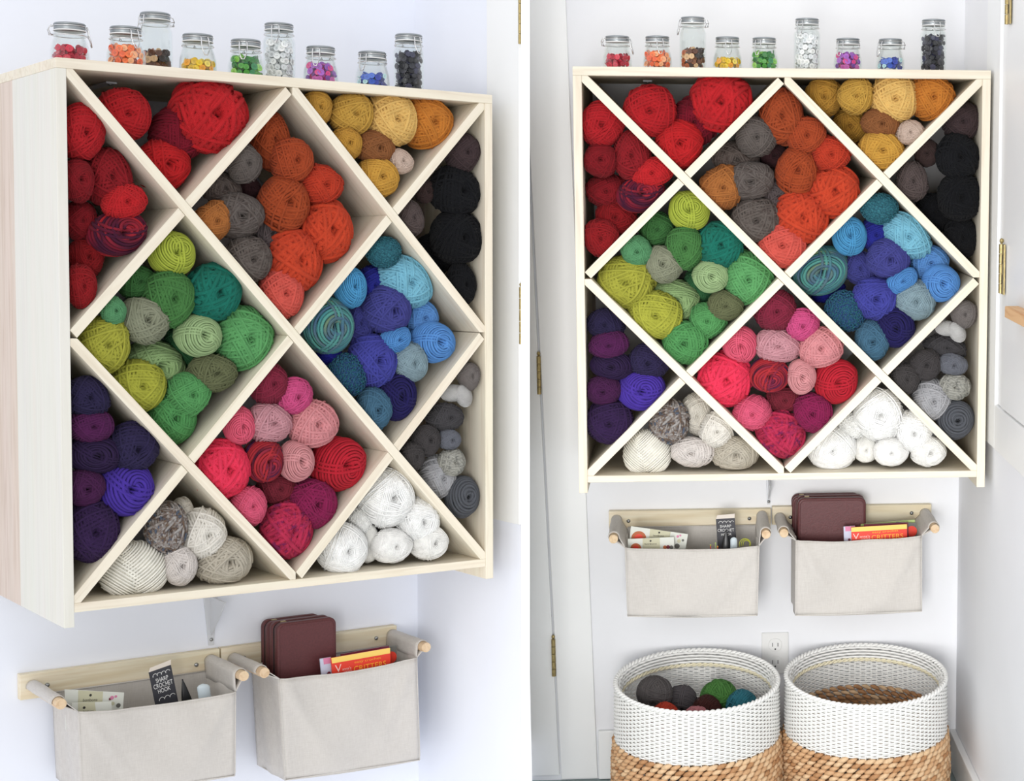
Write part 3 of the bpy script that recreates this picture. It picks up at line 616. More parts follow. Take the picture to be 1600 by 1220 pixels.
# comp, style, colour, second colours, kind, wording, left photo ellipse, right photo ellipse, layer
Y = [
 ('A1','m','c2121f',None,'plain','bright red ball, topmost',(100,215,112,147),(167,250,133,140),0),
 ('A1','m','8f0f1c',None,'plain','dark red ball against the side board under the topmost',(80,465,76,112),(145,487,98,103),0),
 ('A1','m','9b1420',None,'plain','large dark red ball beside the divider',(238,455,125,150),(350,465,118,148),0),
 ('A1','m','cf141e',None,'plain','small bright red ball above the two-tone swirl',(325,585,112,85,-25),(480,575,125,85,-20),0),
 ('A1','m','951320',None,'plain','wine red ball left of the two-tone swirl',(90,685,78,102),(190,690,128,100),1),
 ('A1','sc','8d1430',('4a1836','c5202c'),'stripe','striped maroon and red swirl ball',(295,752,145,115,-20),(432,728,148,112,-20),0),
 ('A1','m','9a1119',None,'plain','dull red ball behind the lowest ball',(120,885,85,100),(245,862,125,100,20),1),
 ('A1','m','a01019',None,'plain','red ball, lowest',(92,1040,78,112),(165,1005,110,112),0),
 ('T1','m','c3101c',None,'plain','red ball, leftmost',(745,712,142,148),(755,685,145,148),0),
 ('T1','m','8a0f2a',None,'plain','burgundy ball in the middle',(1085,822,150,158,30),(1035,748,138,150,30),.02),
 ('T1','c','d0141f',None,'plain','big chunky bright red ball',(1260,710,212,205),(1215,640,182,170),0),
 ('T1','m','d01018',None,'plain','bright red ball, lowest in the corner',(990,1010,145,160,35),(920,910,135,145,30),-.3),
 ('D1','m','b04a1c',None,'plain','rust ball, topmost',(508,215,105,155),(620,235,128,155),0),
 ('D1','m','b5481b',None,'plain','rust ball under the topmost, touching the divider',(625,325,105,115),(765,350,112,100),0),
 ('D1','m','cf3a17',None,'plain','small red-orange skein above the big orange one',(790,460,115,105),(912,465,112,98),0),
 ('D1','m','b2491a',None,'plain','rust brown oval ball in the centre',(575,560,130,155),(708,560,118,140),0),
 ('D1','c','d9431a',None,'plain','big chunky orange ball at the right corner',(812,712,142,162),(940,695,150,145,20),0),
 ('D1','c','d8431b',None,'plain','chunky orange ball above the coral ball',(635,885,142,165),(740,845,150,150),0),
 ('D1','m','e55a4c',None,'plain','coral ball, lowest',(560,1068,108,135),(615,1012,135,130),0),
 ('D1','m','6b625d',None,'plain','grey brown ball, highest of the grey ones',(365,345,85,105),(465,360,115,112),0),
 ('D1','m','5d524d',('6b5f59','51443f'),'fleck','tweedy brown grey ball near the upper left divider',(235,485,105,90,10),(350,495,135,95,10),1),
 ('D1','m','635955',('6f6661','5a4f4a'),'fleck','tweedy grey ball in the middle of the grey group',(325,640,125,122),(435,630,125,108,-10),0),
 ('D1','m','665b5b',None,'plain','small mauve grey ball left of the orange balls',(490,740,100,120),(595,725,105,108),1),
 ('D1','m','625852',('6d645e','574c47'),'fleck','grey brown ball, lowest of the grey ones',(378,880,112,120),(455,870,130,125),0),
 ('D1','m','b8702f',None,'plain','caramel ball in the left corner',(185,670,90,115,30),(245,685,122,130,30),0),
 ('D1','m','4a2c30',None,'plain','dark maroon ball behind the centre',(385,480,65,65),(575,470,85,75),2),
 ('T2','m','cf9a32',None,'plain','mustard ball, leftmost',(352,625,78,95),(345,595,110,108),0),
 ('T2','m','d5a53c',None,'plain','mustard ball, second from the left under the top board',(548,660,118,120),(550,585,103,108),0),
 ('T2','m','f6c66a',None,'plain','pale yellow skein',(775,690,140,145),(785,605,135,140),0),
 ('T2','m','d98420',None,'plain','amber skein, rightmost',(1010,720,145,150),(1045,620,135,140),0),
 ('T2','m','d19a30',None,'plain','mustard ball beside the left divider, second row',(520,830,82,90),(505,780,110,105,30),0),
 ('T2','m','9b6032',None,'plain','tan brown oval ball',(695,855,118,88,15),(708,760,115,80,10),0),
 ('T2','m','d9bfae',None,'plain','small pale beige ball by the right divider',(838,930,68,70,-30),(885,815,85,68,-25),0),
 ('T2','m','dca436',None,'plain','golden mustard ball, lowest',(698,1025,112,110),(705,930,130,115,10),0),
 ('B1','m','4a3a3c',None,'plain','dark brown ball, topmost',(455,315,95,108),(510,200,118,118),0),
 ('B1','m','16171b',None,'plain','big black ball, highest of the black ones',(425,540,138,140),(490,430,133,138),0),
 ('B1','m','4a3836',None,'plain','small brown ball by the upper divider',(240,545,58,65),(285,410,72,85),1),
 ('B1','m','5c4f4d',None,'plain','taupe brown ball in the left corner',(152,700,72,95),(195,590,95,115),0),
 ('B1','m','121317',None,'plain','big black ball under the highest black one',(420,810,138,140),(490,690,133,140),0),
 ('B1','m','15161a',None,'plain','black ball by the lower divider',(300,900,105,110),(330,790,115,115),1),
 ('B1','m','141519',None,'plain','black ball, lowest',(448,1080,80,120),(498,950,100,140),0),
 ('D2','s','b9c83a',None,'plain','lime green swirl ball, topmost',(500,190,120,118),(595,195,124,118),0),
 ('D2','m','437d40',None,'plain','dark green ball by the upper left divider',(315,345,88,90),(405,310,95,100),1),
 ('D2','m','4a8543',None,'plain','dark green ball under the lime swirl',(480,430,118,140),(572,418,105,118),0),
 ('D2','c','0e7a68',None,'plain','teal green skein',(715,400,135,145,30),(800,390,135,130,30),0),
 ('D2','m','5da06c',None,'plain','mint green ball near the left corner',(195,495,60,75),(290,440,88,85,20),0),
 ('D2','m','969a80',None,'plain','sage grey ball',(347,545,126,113,15),(440,515,113,100,20),0),
 ('D2','m','b5b535',None,'plain','big chartreuse ball in the left corner',(142,672,118,148),(215,630,158,155,15),0),
 ('D2','s','a8c68b',None,'plain','pale sage skein with hollow centre',(640,620,110,106),(730,585,102,92),0),
 ('D2','m','63b068',None,'plain','big spring green ball at the right corner',(872,640,143,160),(950,605,138,148),0),
 ('D2','m','3a7a4a',None,'plain','dark green ball behind the centre',(555,690,90,115),(655,650,85,110),2),
 ('D2','m','a3c583',None,'plain','pale green ball in the centre',(405,785,148,135,20),(520,725,143,115,20),.25),
 ('D2','m','6f7550',None,'plain','olive ball by the lower right divider',(710,825,116,100,5),(815,765,100,88,10),0),
 ('D2','m','b9bb36',None,'plain','chartreuse ball by the lower left divider',(315,890,125,128,25),(400,820,145,128,25),0),
 ('D2','m','5aa65e',None,'plain','green ball under the olive one',(585,935,103,110,10),(710,850,103,100,20),0),
 ('D2','m','56a25a',None,'plain','green ball, lowest',(490,1060,112,130),(572,982,128,125,-10),0),
 ('D3','z','2c7286',('3d8a99','24566b'),'fleck','teal boucle ball, topmost',(500,190,98,85),(590,155,120,95,10),0),
 ('D3','s','4ba3d9',None,'plain','sky blue ball at the upper left divider',(310,385,90,115),(395,325,112,125),0),
 ('D3','m','2b309c',None,'plain','royal blue ball behind the pale aqua skein',(425,375,70,100),(565,320,90,100),1),
 ('D3','m','7fc8e2',None,'plain','pale aqua long skein',(618,352,158,130,35),(775,320,163,118,40),0),
 ('D3','s','3f8f9f',('5aa79b','4b6f8f','7d9a6d'),'stripe','variegated teal swirl ball in the left corner',(180,600,138,152,-20),(215,550,178,143,-15),0),
 ('D3','m','484a99',None,'plain','indigo ball in the centre',(520,515,130,125),(650,475,133,116),0),
 ('D3','m','42448f',None,'plain','small indigo ball left of the centre',(345,590,85,105),(465,535,95,100),1),
 ('D3','m','5f9be0',None,'plain','light blue ball behind the right-hand swirl',(700,560,90,100),(905,500,108,103),1),
 ('D3','s','5b9ce6',None,'plain','light blue swirl ball at the right corner',(775,690,118,107),(975,625,113,110),0),
 ('D3','s','559ae0',None,'plain','small light blue ball beside the centre',(565,680,90,75,-25),(730,615,108,75,-30),0),
 ('D3','m','474aaa',None,'plain','indigo ball below the centre',(430,795,123,145),(555,725,138,130),0),
 ('D3','z','20249a',None,'plain','loopy royal blue yarn under the teal swirl',(190,765,70,58),(265,685,110,62,-15),1),
 ('D3','z','1f5f70',('33408a','1f7a78','4a3a78'),'tweed','dark teal boucle ball with violet flecks',(290,880,105,120),(360,815,128,130),0),
 ('D3','f','8fa9b4',None,'plain','pale blue grey ball',(640,810,100,108),(810,740,128,120),0),
 ('D3','s','26215f',None,'plain','navy ball by the lower right divider',(560,1000,108,133),(680,910,118,124),0),
 ('D3','m','47738f',None,'plain','slate blue ball, lowest',(440,1078,88,120),(530,1002,103,125),0),
 ('A2','m','30294e',None,'plain','dark violet ball, topmost',(130,225,120,113),(215,268,128,105),0),
 ('A2','m','5b1f56',None,'plain','plum ball under the topmost',(150,390,113,92),(240,412,128,88,-10),0),
 ('A2','s','332149',None,'plain','dark purple swirl ball in the second row',(170,558,150,105,5),(262,562,145,98,5),0),
 ('A2','m','332b52',None,'plain','dark indigo ball in the right corner',(412,500,143,145),(522,532,138,122,20),0),
 ('A2','m','4f1f4f',None,'plain','plum ball by the side board above the lowest',(118,748,98,105),(205,735,115,98),0),
 ('A2','sc','5238b0',None,'plain','bright violet swirl ball',(352,750,148,153),(490,745,162,138,-10),0),
 ('A2','m','3a2350',None,'plain','aubergine ball, lowest',(165,1002,140,172),(262,955,153,145),0),
 ('D4','m','8e2440',None,'plain','raspberry ball, topmost',(490,150,105,120),(600,200,128,130),0),
 ('D4','m','de4f8c',None,'plain','small hot pink ball',(635,228,105,105),(775,298,105,103),0),
 ('D4','s','f4607f',None,'plain','coral pink swirl ball by the upper left divider',(312,400,93,115),(370,425,118,120),0),
 ('D4','m','d99aa4',None,'plain','dusty pink ball of loose strands',(485,385,125,118,20),(610,430,143,110,15),0),
 ('D4','m','e8959a',None,'plain','salmon pink ball by the right divider',(740,388,140,128,-15),(890,438,138,120,-15),0),
 ('D4','c','ff2d58',None,'plain','big neon pink ball in the left corner',(208,655,153,163),(272,650,173,163,20),0),
 ('D4','sc','3a1733',('c42b35','47224f'),'stripe','black and red swirl ball',(455,610,110,123),(555,620,128,110),0),
 ('D4','s','e99ca0',None,'plain','small pale pink swirl ball',(650,605,98,115),(768,625,90,108),0),
 ('D4','s','d0152f',None,'plain','crimson cake with a spiral end',(900,625,160,165),(993,655,142,152),0),
 ('D4','m','862738',None,'plain','maroon ball behind the centre',(530,770,105,88),(655,775,115,78),1),
 ('D4','m','ec5b80',None,'plain','pink ball by the lower left divider',(367,875,98,110),(447,865,120,108,-20),0),
 ('D4','m','961a55',None,'plain','magenta ball by the lower right divider',(740,865,128,140),(832,860,120,125),0),
 ('D4','c','b31f4a',('cf2a55','8a2058'),'fleck','chunky raspberry multicolour ball, lowest',(590,1022,138,158,20),(637,1000,148,140,20),0),
 ('B2','f','7d7673',None,'plain','taupe grey ball, topmost',(600,120,70,95),(562,190,88,95),0),
 ('B2','t','c6c5c4',None,'plain','light grey twisted hank',(538,268,128,95,15),(492,322,123,84,20),0),
 ('B2','m','4c4a4d',None,'plain','charcoal ball under the twisted hank',(435,415,123,95),(432,425,143,85,15),0),
 ('B2','m','4a4647',None,'plain','charcoal ball by the upper divider',(292,572,93,108),(285,540,108,105),0),
 ('B2','m','72757f',None,'plain','small blue grey ball',(460,572,85,68,10),(482,545,103,70,10),0),
 ('B2','m','4b4747',None,'plain','charcoal ball in the left corner',(200,690,78,95),(150,640,95,103),0),
 ('B2','c','99988f',('b4b3aa','7d7d78'),'fleck','chunky tweed grey ball',(472,730,88,93),(487,692,103,88,10),0),
 ('B2','m','b6b6ba',None,'plain','light grey ball above the grey swirl',(375,838,120,148),(330,788,128,138),0),
 ('B2','sc','5d6067',None,'plain','slate grey swirl ball, lowest',(555,978,110,143),(495,922,123,135),0),
 ('C1','h','f3f0e4',None,'plain','cream twisted hank, leftmost',(452,445,188,183),(740,395,125,135),0),
 ('C1','m','8a7a72',('b7b3b0','77604e','5f6a7c'),'fast','brown and grey variegated ball',(660,192,123,168),(870,228,110,128),0),
 ('C1','f','d8d2c6',None,'plain','oatmeal ball, highest',(770,118,75,125),(1035,185,88,125,-10),1),
 ('C1','m','e2ddd3',None,'plain','pale oatmeal ball in the second row',(905,228,138,160),(1150,275,93,103),0),
 ('C1','m','d4ccc6',None,'plain','pinkish grey ball in the bottom row',(740,430,103,128),(1000,400,123,85),0),
 ('C1','m','cbc2b0',None,'plain','beige ball, rightmost in the bottom row',(1045,398,178,145),(1262,405,133,93),0),
 ('C2','w','fafaf8',None,'plain','big white ball, topmost',(765,640,153,173),(655,172,143,153),0),
 ('C2','w','f9f9f7',None,'plain','white ball, leftmost on the bottom board',(488,960,138,148),(365,380,148,130),0),
 ('C2','z','f8f8f5',None,'plain','small fluffy white ball behind the leftmost',(600,800,65,80),(510,245,90,75),1),
 ('C2','w','f6f5f0',None,'plain','off-white ball behind, second on the bottom board',(640,925,62,115),(572,378,72,80),1),
 ('C2','w','fafaf8',None,'plain','white ball in the second row, near the divider',(940,790,123,128),(850,280,108,118),0),
 ('C2','w','f8f7f4',None,'plain','white ball in the middle of the bottom board',(780,940,118,98),(720,392,103,83),0),
 ('C2','w','f7f6f2',None,'plain','white ball, rightmost on the bottom board',(1005,922,108,103),(945,392,103,88),0),
]
def adj(c):        # wool a touch more saturated than its sunlit look
    return c
yarns = 0
for n in 'LR':
    Mn, tn, H, D = FR[n]
    nrm = math.hypot(4, 4/H); rec = []
    for yi, row in enumerate(Y):
        comp, style, col, col2, kind, desc, eL, eR, layer = row
        cu, cv, cL, cR, cname = COMP[comp]; e = eL if n == 'L' else eR
        px, py, rx, ry, ang = PX(cL if n == 'L' else cR, e)
        xc, zc = cu-.5, cv*H-H/2
        def margin(x, z):
            m1 = (1-(abs(x-xc)*4+abs(z-zc)*4/H))/nrm-T/2
            return min(m1, x+.5, .5-x, z+H/2, H/2-z)
        best = None; rp = (rx*ry)**.5
        for k in range(40):
            p0 = un2(n, px, py, .05)
            r = rp*pr(n, p0)[2]/FP; d_ = r+.006+k*.008+max(0, layer)*.05
            if d_ > D-r: break
            p = un2(n, px, py, d_); r = rp*pr(n, p)[2]/FP
            m_ = min(margin(p[0], p[2])-(r-.014), 0)*1.0-.04*k*.008
            if best is None or m_ > best[0]+1e-6: best = (m_, p, r)
        _, p, r = best; p = np.array(p)
        for _ in range(60):                       # keep inside its compartment
            if margin(p[0], p[2]) >= r-.013: break
            g0 = margin(p[0], p[2]); gx = margin(p[0]+1e-4, p[2])-g0; gz = margin(p[0], p[2]+1e-4)-g0; L_ = math.hypot(gx, gz)+1e-12
            p[0] += gx/L_*.0012; p[2] += gz/L_*.0012
            if _ % 3 == 2: r *= .992
        sc_ = r/rp
        rec.append([yi, p, rx*sc_*1.06, ry*sc_*1.06, ang, r*1.06, comp, p[1]])
    cl_ = -Mn.T@tn
    for it in range(30):                          # neighbours make room for each other along the line of sight
        for i in range(len(rec)):
            for j in range(i+1, len(rec)):
                if rec[i][6] != rec[j][6]: continue
                a_, b_ = rec[i], rec[j]; dd = np.linalg.norm(a_[1]-b_[1]); need = (a_[5]+b_[5])*.68
                if dd < need:
                    q = b_ if (Y[b_[0]][8], b_[1][1]) >= (Y[a_[0]][8], a_[1][1]) else a_
                    v = q[1]-cl_; v = v/np.linalg.norm(v); st = min(.01, (need-dd)*.6)
                    nx_ = q[1]+v*st
                    if nx_[1] < D-q[5]-.01:
                        xc, zc = COMP[q[6]][0]-.5, COMP[q[6]][1]*H-H/2
                        mm = min((1-(abs(nx_[0]-xc)*4+abs(nx_[2]-zc)*4/H))/nrm-T/2, nx_[0]+.5, .5-nx_[0], nx_[2]+H/2, H/2-nx_[2])
                        if mm >= q[5]-.015 and nx_[1]-q[7] < .045+.05*max(0, Y[q[0]][8]): q[1] = nx_
    for (yi, p, a, b, ang, r, comp, _d0) in rec:
        _, style, col, col2, kind, desc, eL, eR, layer = Y[yi]
        rs = random.Random(yi*7+1)
        me = PROTO[style][yi % len(PROTO[style])]
        k = rs.choice([0, 1, 2, 3]) if style not in 'ht' else 0
        sx, sz = (a, b) if k % 2 == 0 else (b, a)
        o = bpy.data.objects.new('yarn_ball', me); C.objects.link(o)
        sy = min(a, b)*.5+(a*b)**.5*.5
        o.matrix_world = FM[n]@Matrix.Translation(K(*p))@Matrix.Rotation(-math.radians(-ang)+k*PI/2, 4, 'Y')@Matrix.Diagonal((sx*S*.985, sy*S, sz*S*.985, 1))
        o.material_slots[0].link = 'OBJECT'; o.material_slots[0].material = yarn_mat(col, col2, kind)
        tag(o, '%s, %s shelf\'s %s' % (desc, WORD[n], COMP[comp][4]), 'yarn', 'yarn balls in the %s shelf' % WORD[n]); yarns += 1

# ------------------------------------------------------------------ jars of buttons
JG = M['glass']
def jar_protos():
    out = {}
    for kind, prof, h in (('short', [(.026,0),(.033,.0015),(.0345,.008),(.0335,.026),(.029,.043),(.0265,.050),(.0265,.052),(.0285,.053),(.0285,.056),(.0262,.0575),(.0262,.060)], .060),
                          ('tall', [(.024,0),(.0305,.0015),(.0315,.006),(.0315,.084),(.0285,.091),(.0265,.094),(.0265,.098),(.0285,.099),(.0285,.102),(.0262,.1035),(.0262,.106)], .106)):
        inner = [(max(.0005, r-.0022), z+(.003 if i < 2 else 0)) for i, (r, z) in enumerate(prof)]
        mb = MB(); mb.lathe([(.0005, 0)]+prof+inner[::-1]+[(.0005, .003)], 48); body = mb.mesh('glass_body', [JG], True)
        mb = MB(); mb.lathe([(.0005,0),(.0255,0),(.0268,.002),(.0272,.0065),(.0262,.010),(.0262,.0115),(.0275,.012),(.0278,.0135),(.0255,.0155),(.015,.0168),(.0005,.017)], 48); lid = mb.mesh('lid', [M['lid']], True)
        mb = MB(); mb.lathe([(.0272,.0),(.0283,.0008),(.0283,.002),(.0272,.0028)], 40, closed=True); gasket = mb.mesh('gasket', [M['plastic']], True)
        # bail: ring under the rim, ring round the lid, front loop, rear hinge
        mb = MB(); ring = [(.0292*math.cos(a), .0292*math.sin(a), h-.0085) for a in np.linspace(0, 2*PI, 41)[:-1]]; mb.tube(ring, .0008, 6, closed=True)
        ring = [(.0282*math.cos(a), .0282*math.sin(a), h+.0085) for a in np.linspace(0, 2*PI, 41)[:-1]]; mb.tube(ring, .0008, 6, closed=True)
        f = [(-.0065, -.0285, h+.009), (-.0072, -.0315, h+.002), (-.0072, -.0325, h-.008), (-.006, -.0355, h-.018), (-.0025, -.0372, h-.027), (.0025, -.0372, h-.027), (.006, -.0355, h-.018), (.0072, -.0325, h-.008), (.0072, -.0315, h+.002), (.0065, -.0285, h+.009)]
        mb.tube(f, .0012, 6)
        mb.tube([(-.009, -.0315, h-.0085), (-.003, -.033, h-.0085), (.003, -.033, h-.0085), (.009, -.0315, h-.0085)], .0011, 6)
        for s_ in (-1, 1):
            mb.tube([(s_*.009, .0265, h+.0085), (s_*.009, .033, h+.008), (s_*.009, .0365, h+.001), (s_*.008, .034, h-.008), (s_*.006, .0288, h-.0085)], .0009, 6)
            mb.tube([(s_*.009+.0022*math.cos(a), .0345, h-.006+.0022*math.sin(a)) for a in np.linspace(0, 2*PI, 13)[:-1]], .0008, 5, closed=True)
        mb.tube([(-.009, .0365, h+.001), (.009, .0365, h+.001)], .0009, 6)
        out[kind] = (body, lid, gasket, mb.mesh('wire_bail', [M['wire']], True), h, prof)
    return out
JP = jar_protos()
def button_mesh(holes, mats):
    mb = MB(); mb.lathe([(.0001,.0010),(.0040,.0010),(.0044,.0017),(.0053,.0018),(.0060,.0012),(.0060,.0002),(.0050,-.0006),(.0001,-.0006)], 18)
    hs = [(-.0012, 0), (.0012, 0)] if holes == 2 else [(-.0011, -.0011), (.0011, -.0011), (.0011, .0011), (-.0011, .0011)]
    for hx, hy in hs: mb.lathe([(.0001, .00125), (.00055, .00125), (.00055, .0009)], 8, cen=(hx, hy, 0), mi=1)  # raised dark discs for the holes, their shade put into the colour
    return mb.mesh('button', mats, False)
BCOL = {}
def bmat(c):
    if c not in BCOL: BCOL[c] = plain('button_plastic', tuple(int(c[i:i+2], 16)/255 for i in (0, 2, 4)), .3)
    return BCOL[c]
bmesh4 = button_mesh(4, [M['plastic'], M['slot']]); bmesh2 = button_mesh(2, [M['plastic'], M['slot']])
JARS = [  # kind, fill, wording, colours, bail turn, left (x, lid width px, depth), right (x, depth)
 ('short', .030, 'crimson red buttons', ['c4243f','b01c36','cf3048'], 80, (109, .115), (964.5, .12)),
 ('short', .038, 'orange buttons', ['f07a45','f39a62','e8683c','f5b184'], 12, (196.5, .085), (1027, .11)),
 ('tall', .046, 'brown and cream buttons', ['6a4636','8b5a3c','4a3a36','d9b48a','3d3532','b5653f'], -72, (243, .20), (1082.5, .13)),
 ('short', .024, 'yellow buttons', ['e8c52e','f0d860','d9b01e','eba63a'], 4, (309, .09), (1136.5, .11)),
 ('short', .040, 'green buttons', ['4f9e3c','8fce5a','2f7a34','a5dd78','3b8a58'], -30, (384, .10), (1194, .12)),
 ('tall', .084, 'white buttons', ['ececec','f4f4f4','dddfe2'], -35, (436, .16), (1261, .13)),
 ('short', .038, 'purple and pink buttons', ['8a4fae','a863c0','d63a86','c25aa8','7a3f9a'], -40, (501, .09), (1325, .11)),
 ('short', .028, 'blue buttons', ['3747a8','2a3a8c','5a78cc','bfe3e6','3a5ab8'], -60, (581.5, .09), (1391.5, .11)),
 ('tall', .082, 'black buttons', ['26262e','33333c','1c1c22','3d3d55'], 8, (638.7, .11), (1458.5, .11)),
]
def fill_radius(prof, z): return float(np.interp(z, [p[1] for p in prof[1:]], [p[0] for p in prof[1:]]))-.0035
nbtn = 0
BN = [['red','dark red','light red'],['orange','light orange','red-orange','pale orange'],['brown','chestnut','dark brown','cream','black-brown','copper'],['yellow','pale yellow','mustard','amber'],['green','light green','dark green','pale green','sea green'],['white','bright white','grey-white'],['purple','lilac','pink','mauve','dark purple'],['blue','navy','light blue','pale aqua','mid blue'],['black','charcoal','jet black','blue-black']]
for n in 'LR':
    H, D = FR[n][2], FR[n][3]; ztop = H/2+.022
    for ji, (kind, fill, wording, cols, turn, l_, r_) in enumerate(JARS):
        body, lid, gasket, bail, h, prof = JP[kind]
        px, dj = l_ if n == 'L' else r_
        Mn, tn = FR[n][0], FR[n][1]
        dv = Mn.T@np.array([(px-CXP)/FP, (60-CYP)/FP, 1]); o_ = -Mn.T@tn; x_ = (o_+(dj-o_[1])/dv[1]*dv)[0]
        js = 1.10 if n == 'L' else 1.0
        base = FM[n]@Matrix.Translation(K(x_, dj, ztop+.0006))@Matrix.Rotation(math.radians(turn), 4, 'Z')@Matrix.Scale(js, 4)
        nm = {'short': 'squat', 'tall': 'tall'}[kind]
        j = thing('button_jar', base, '%s clip-top glass jar of %s on top of the %s shelf' % (nm, wording, WORD[n]), 'jar', 'button jars on the %s shelf' % WORD[n])
        link('glass_body', body, j); link('wire_bail', bail, j); link('gasket', gasket, j, Matrix.Translation((0, 0, h-.0008)))
        link('lid', lid, j, Matrix.Translation((0, 0, h-.001)))
        rs = random.Random(100+ji); mats = [bmat(c) for c in cols]
        basem = FM[n]@Matrix.Translation(K(x_, dj, ztop+.0006))@Matrix.Scale(js, 4)
        camdir = (basem.inverted()@co.matrix_world.translation); ca = math.atan2(camdir.y, camdir.x)
        # the packed inside: one heap
        mb = MB(); ref = bmesh4; rv = [v.co.copy() for v in ref.vertices]; rf = [tuple(p.vertices) for p in ref.polygons][:18*7]
        nv = 18*8
        cnt = int(fill/.0042*11)
        for k in range(cnt):
            z = .0075+(fill-.006)*(k+.5)/cnt; R = fill_radius(prof, z)-.0045
            a = k*2.39996+rs.random()*.5; q = R*(rs.random()**.35)
            m4 = Matrix.Translation((q*math.cos(a), q*math.sin(a), z))@Matrix.Rotation(rs.uniform(-.5, .5), 4, 'X')@Matrix.Rotation(rs.uniform(-.5, .5), 4, 'Y')@Matrix.Scale(rs.uniform(.8, 1.05), 4)
            if rs.random() < .5: m4 = Matrix.Translation(m4.translation)@Matrix.Rotation(a, 4, 'Z')@Matrix.Rotation(rs.uniform(.9, 1.9), 4, 'Y')@Matrix.Scale(.9, 4)
            mb.add([m4@v for v in rv[:nv]], rf, k % len(mats))
        hp = build(mb, 'button_heap', mats, mat4=None); hp.matrix_world = basem
        stuff(hp); tag(hp, 'packed heap of %s inside their jar on the %s shelf' % (wording, WORD[n]), 'buttons')
        # buttons lying flat against the glass on the visible side
        nrow = max(2, int(round((fill-.004)/.0115))); nb_ = nrow*5
        for k in range(nb_):
            kr, kc = divmod(k, 5)
            a = ca+(kc-2+(.5 if kr % 2 else 0)-.25)*.40+rs.uniform(-.14, .14); z = .0085+(fill-.008-.006)*(kr/max(1, nrow-1))+rs.uniform(-.0025, .0025); R = fill_radius(prof, z)+.0006
            b_ = bpy.data.objects.new('button', bmesh4 if rs.random() < .6 else bmesh2); C.objects.link(b_)
            b_.matrix_world = basem@Matrix.Translation((R*math.cos(a), R*math.sin(a), z))@Matrix.Rotation(a, 4, 'Z')@Matrix.Rotation(PI/2+rs.uniform(-.35, .25), 4, 'Y')@Matrix.Rotation(rs.random()*6, 4, 'Z')@Matrix.Scale(rs.uniform(.85, 1.2), 4)
            b_.material_slots[0].link = 'OBJECT'; b_.material_slots[0].material = mats[rs.randrange(len(mats))]
            ci_ = mats.index(b_.material_slots[0].material); lv = 'low' if z < fill*.4 else ('high' if z > fill*.72 else 'midway')
            tag(b_, '%s button %s in the %s jar of %s, %s shelf' % (BN[ji][ci_], lv, nm, wording, WORD[n]), 'button', '%s in the %s shelf jar' % (wording, WORD[n])); nbtn += 1

# ------------------------------------------------------------------ canvas bins on rails
def rounded_rect(x0, x1, z0, z1, r, k=5):
    pts = []
    for (cx, cz, a0) in ((x1-r, z0+r, -PI/2), (x1-r, z1-r, 0), (x0+r, z1-r, PI/2), (x0+r, z0+r, PI)):
        for i in range(k+1): a = a0+PI/2*i/k; pts.append((cx+r*math.cos(a), cz+r*math.sin(a)))
    return pts
def rail(n, name, pxl, pytl, pxr, pybl, label, screws):
    D = FR[n][3]; a, b = un(n, pxl, pytl, D-.024), un(n, pxl, pybl, D-.024); c_ = un(n, pxr[0], pxr[1], D-.024)
    r = thing('wall_rail', FM[n]@Matrix.Translation(K((a[0]+c_[0])/2, D-.0005, b[2])), label, 'rail', 'pine rails')
    hw = (c_[0]-a[0])/2*S; hh = ((a[2]+c_[2])/2-b[2])*S
    mb = MB(); mb.box((-hw, -.0235*S, 0), (hw, 0, hh)); build(mb, 'rail_board', M['rail'], r, bevel=.0015)
    for (sx, sy) in screws:
        q_ = un(n, sx, sy, D-.025); screw(r, ((q_[0]-(a[0]+c_[0])/2)*S, -.0235*S-.001, (q_[2]-b[2])*S), .0052)
    return r
def solve_front(n, pw, pf, dw):
    w_ = un(n, pw[0], pw[1], dw); best = None
    for k in range(8, 60):
        d_ = dw-k*.008; q_ = pr(n, (w_[0], d_, w_[2])); e = (q_[0]-pf[0])**2*.3+(q_[1]-pf[1])**2
        if best is None or e < best[0]: best = (e, d_)
    return w_, best[1]
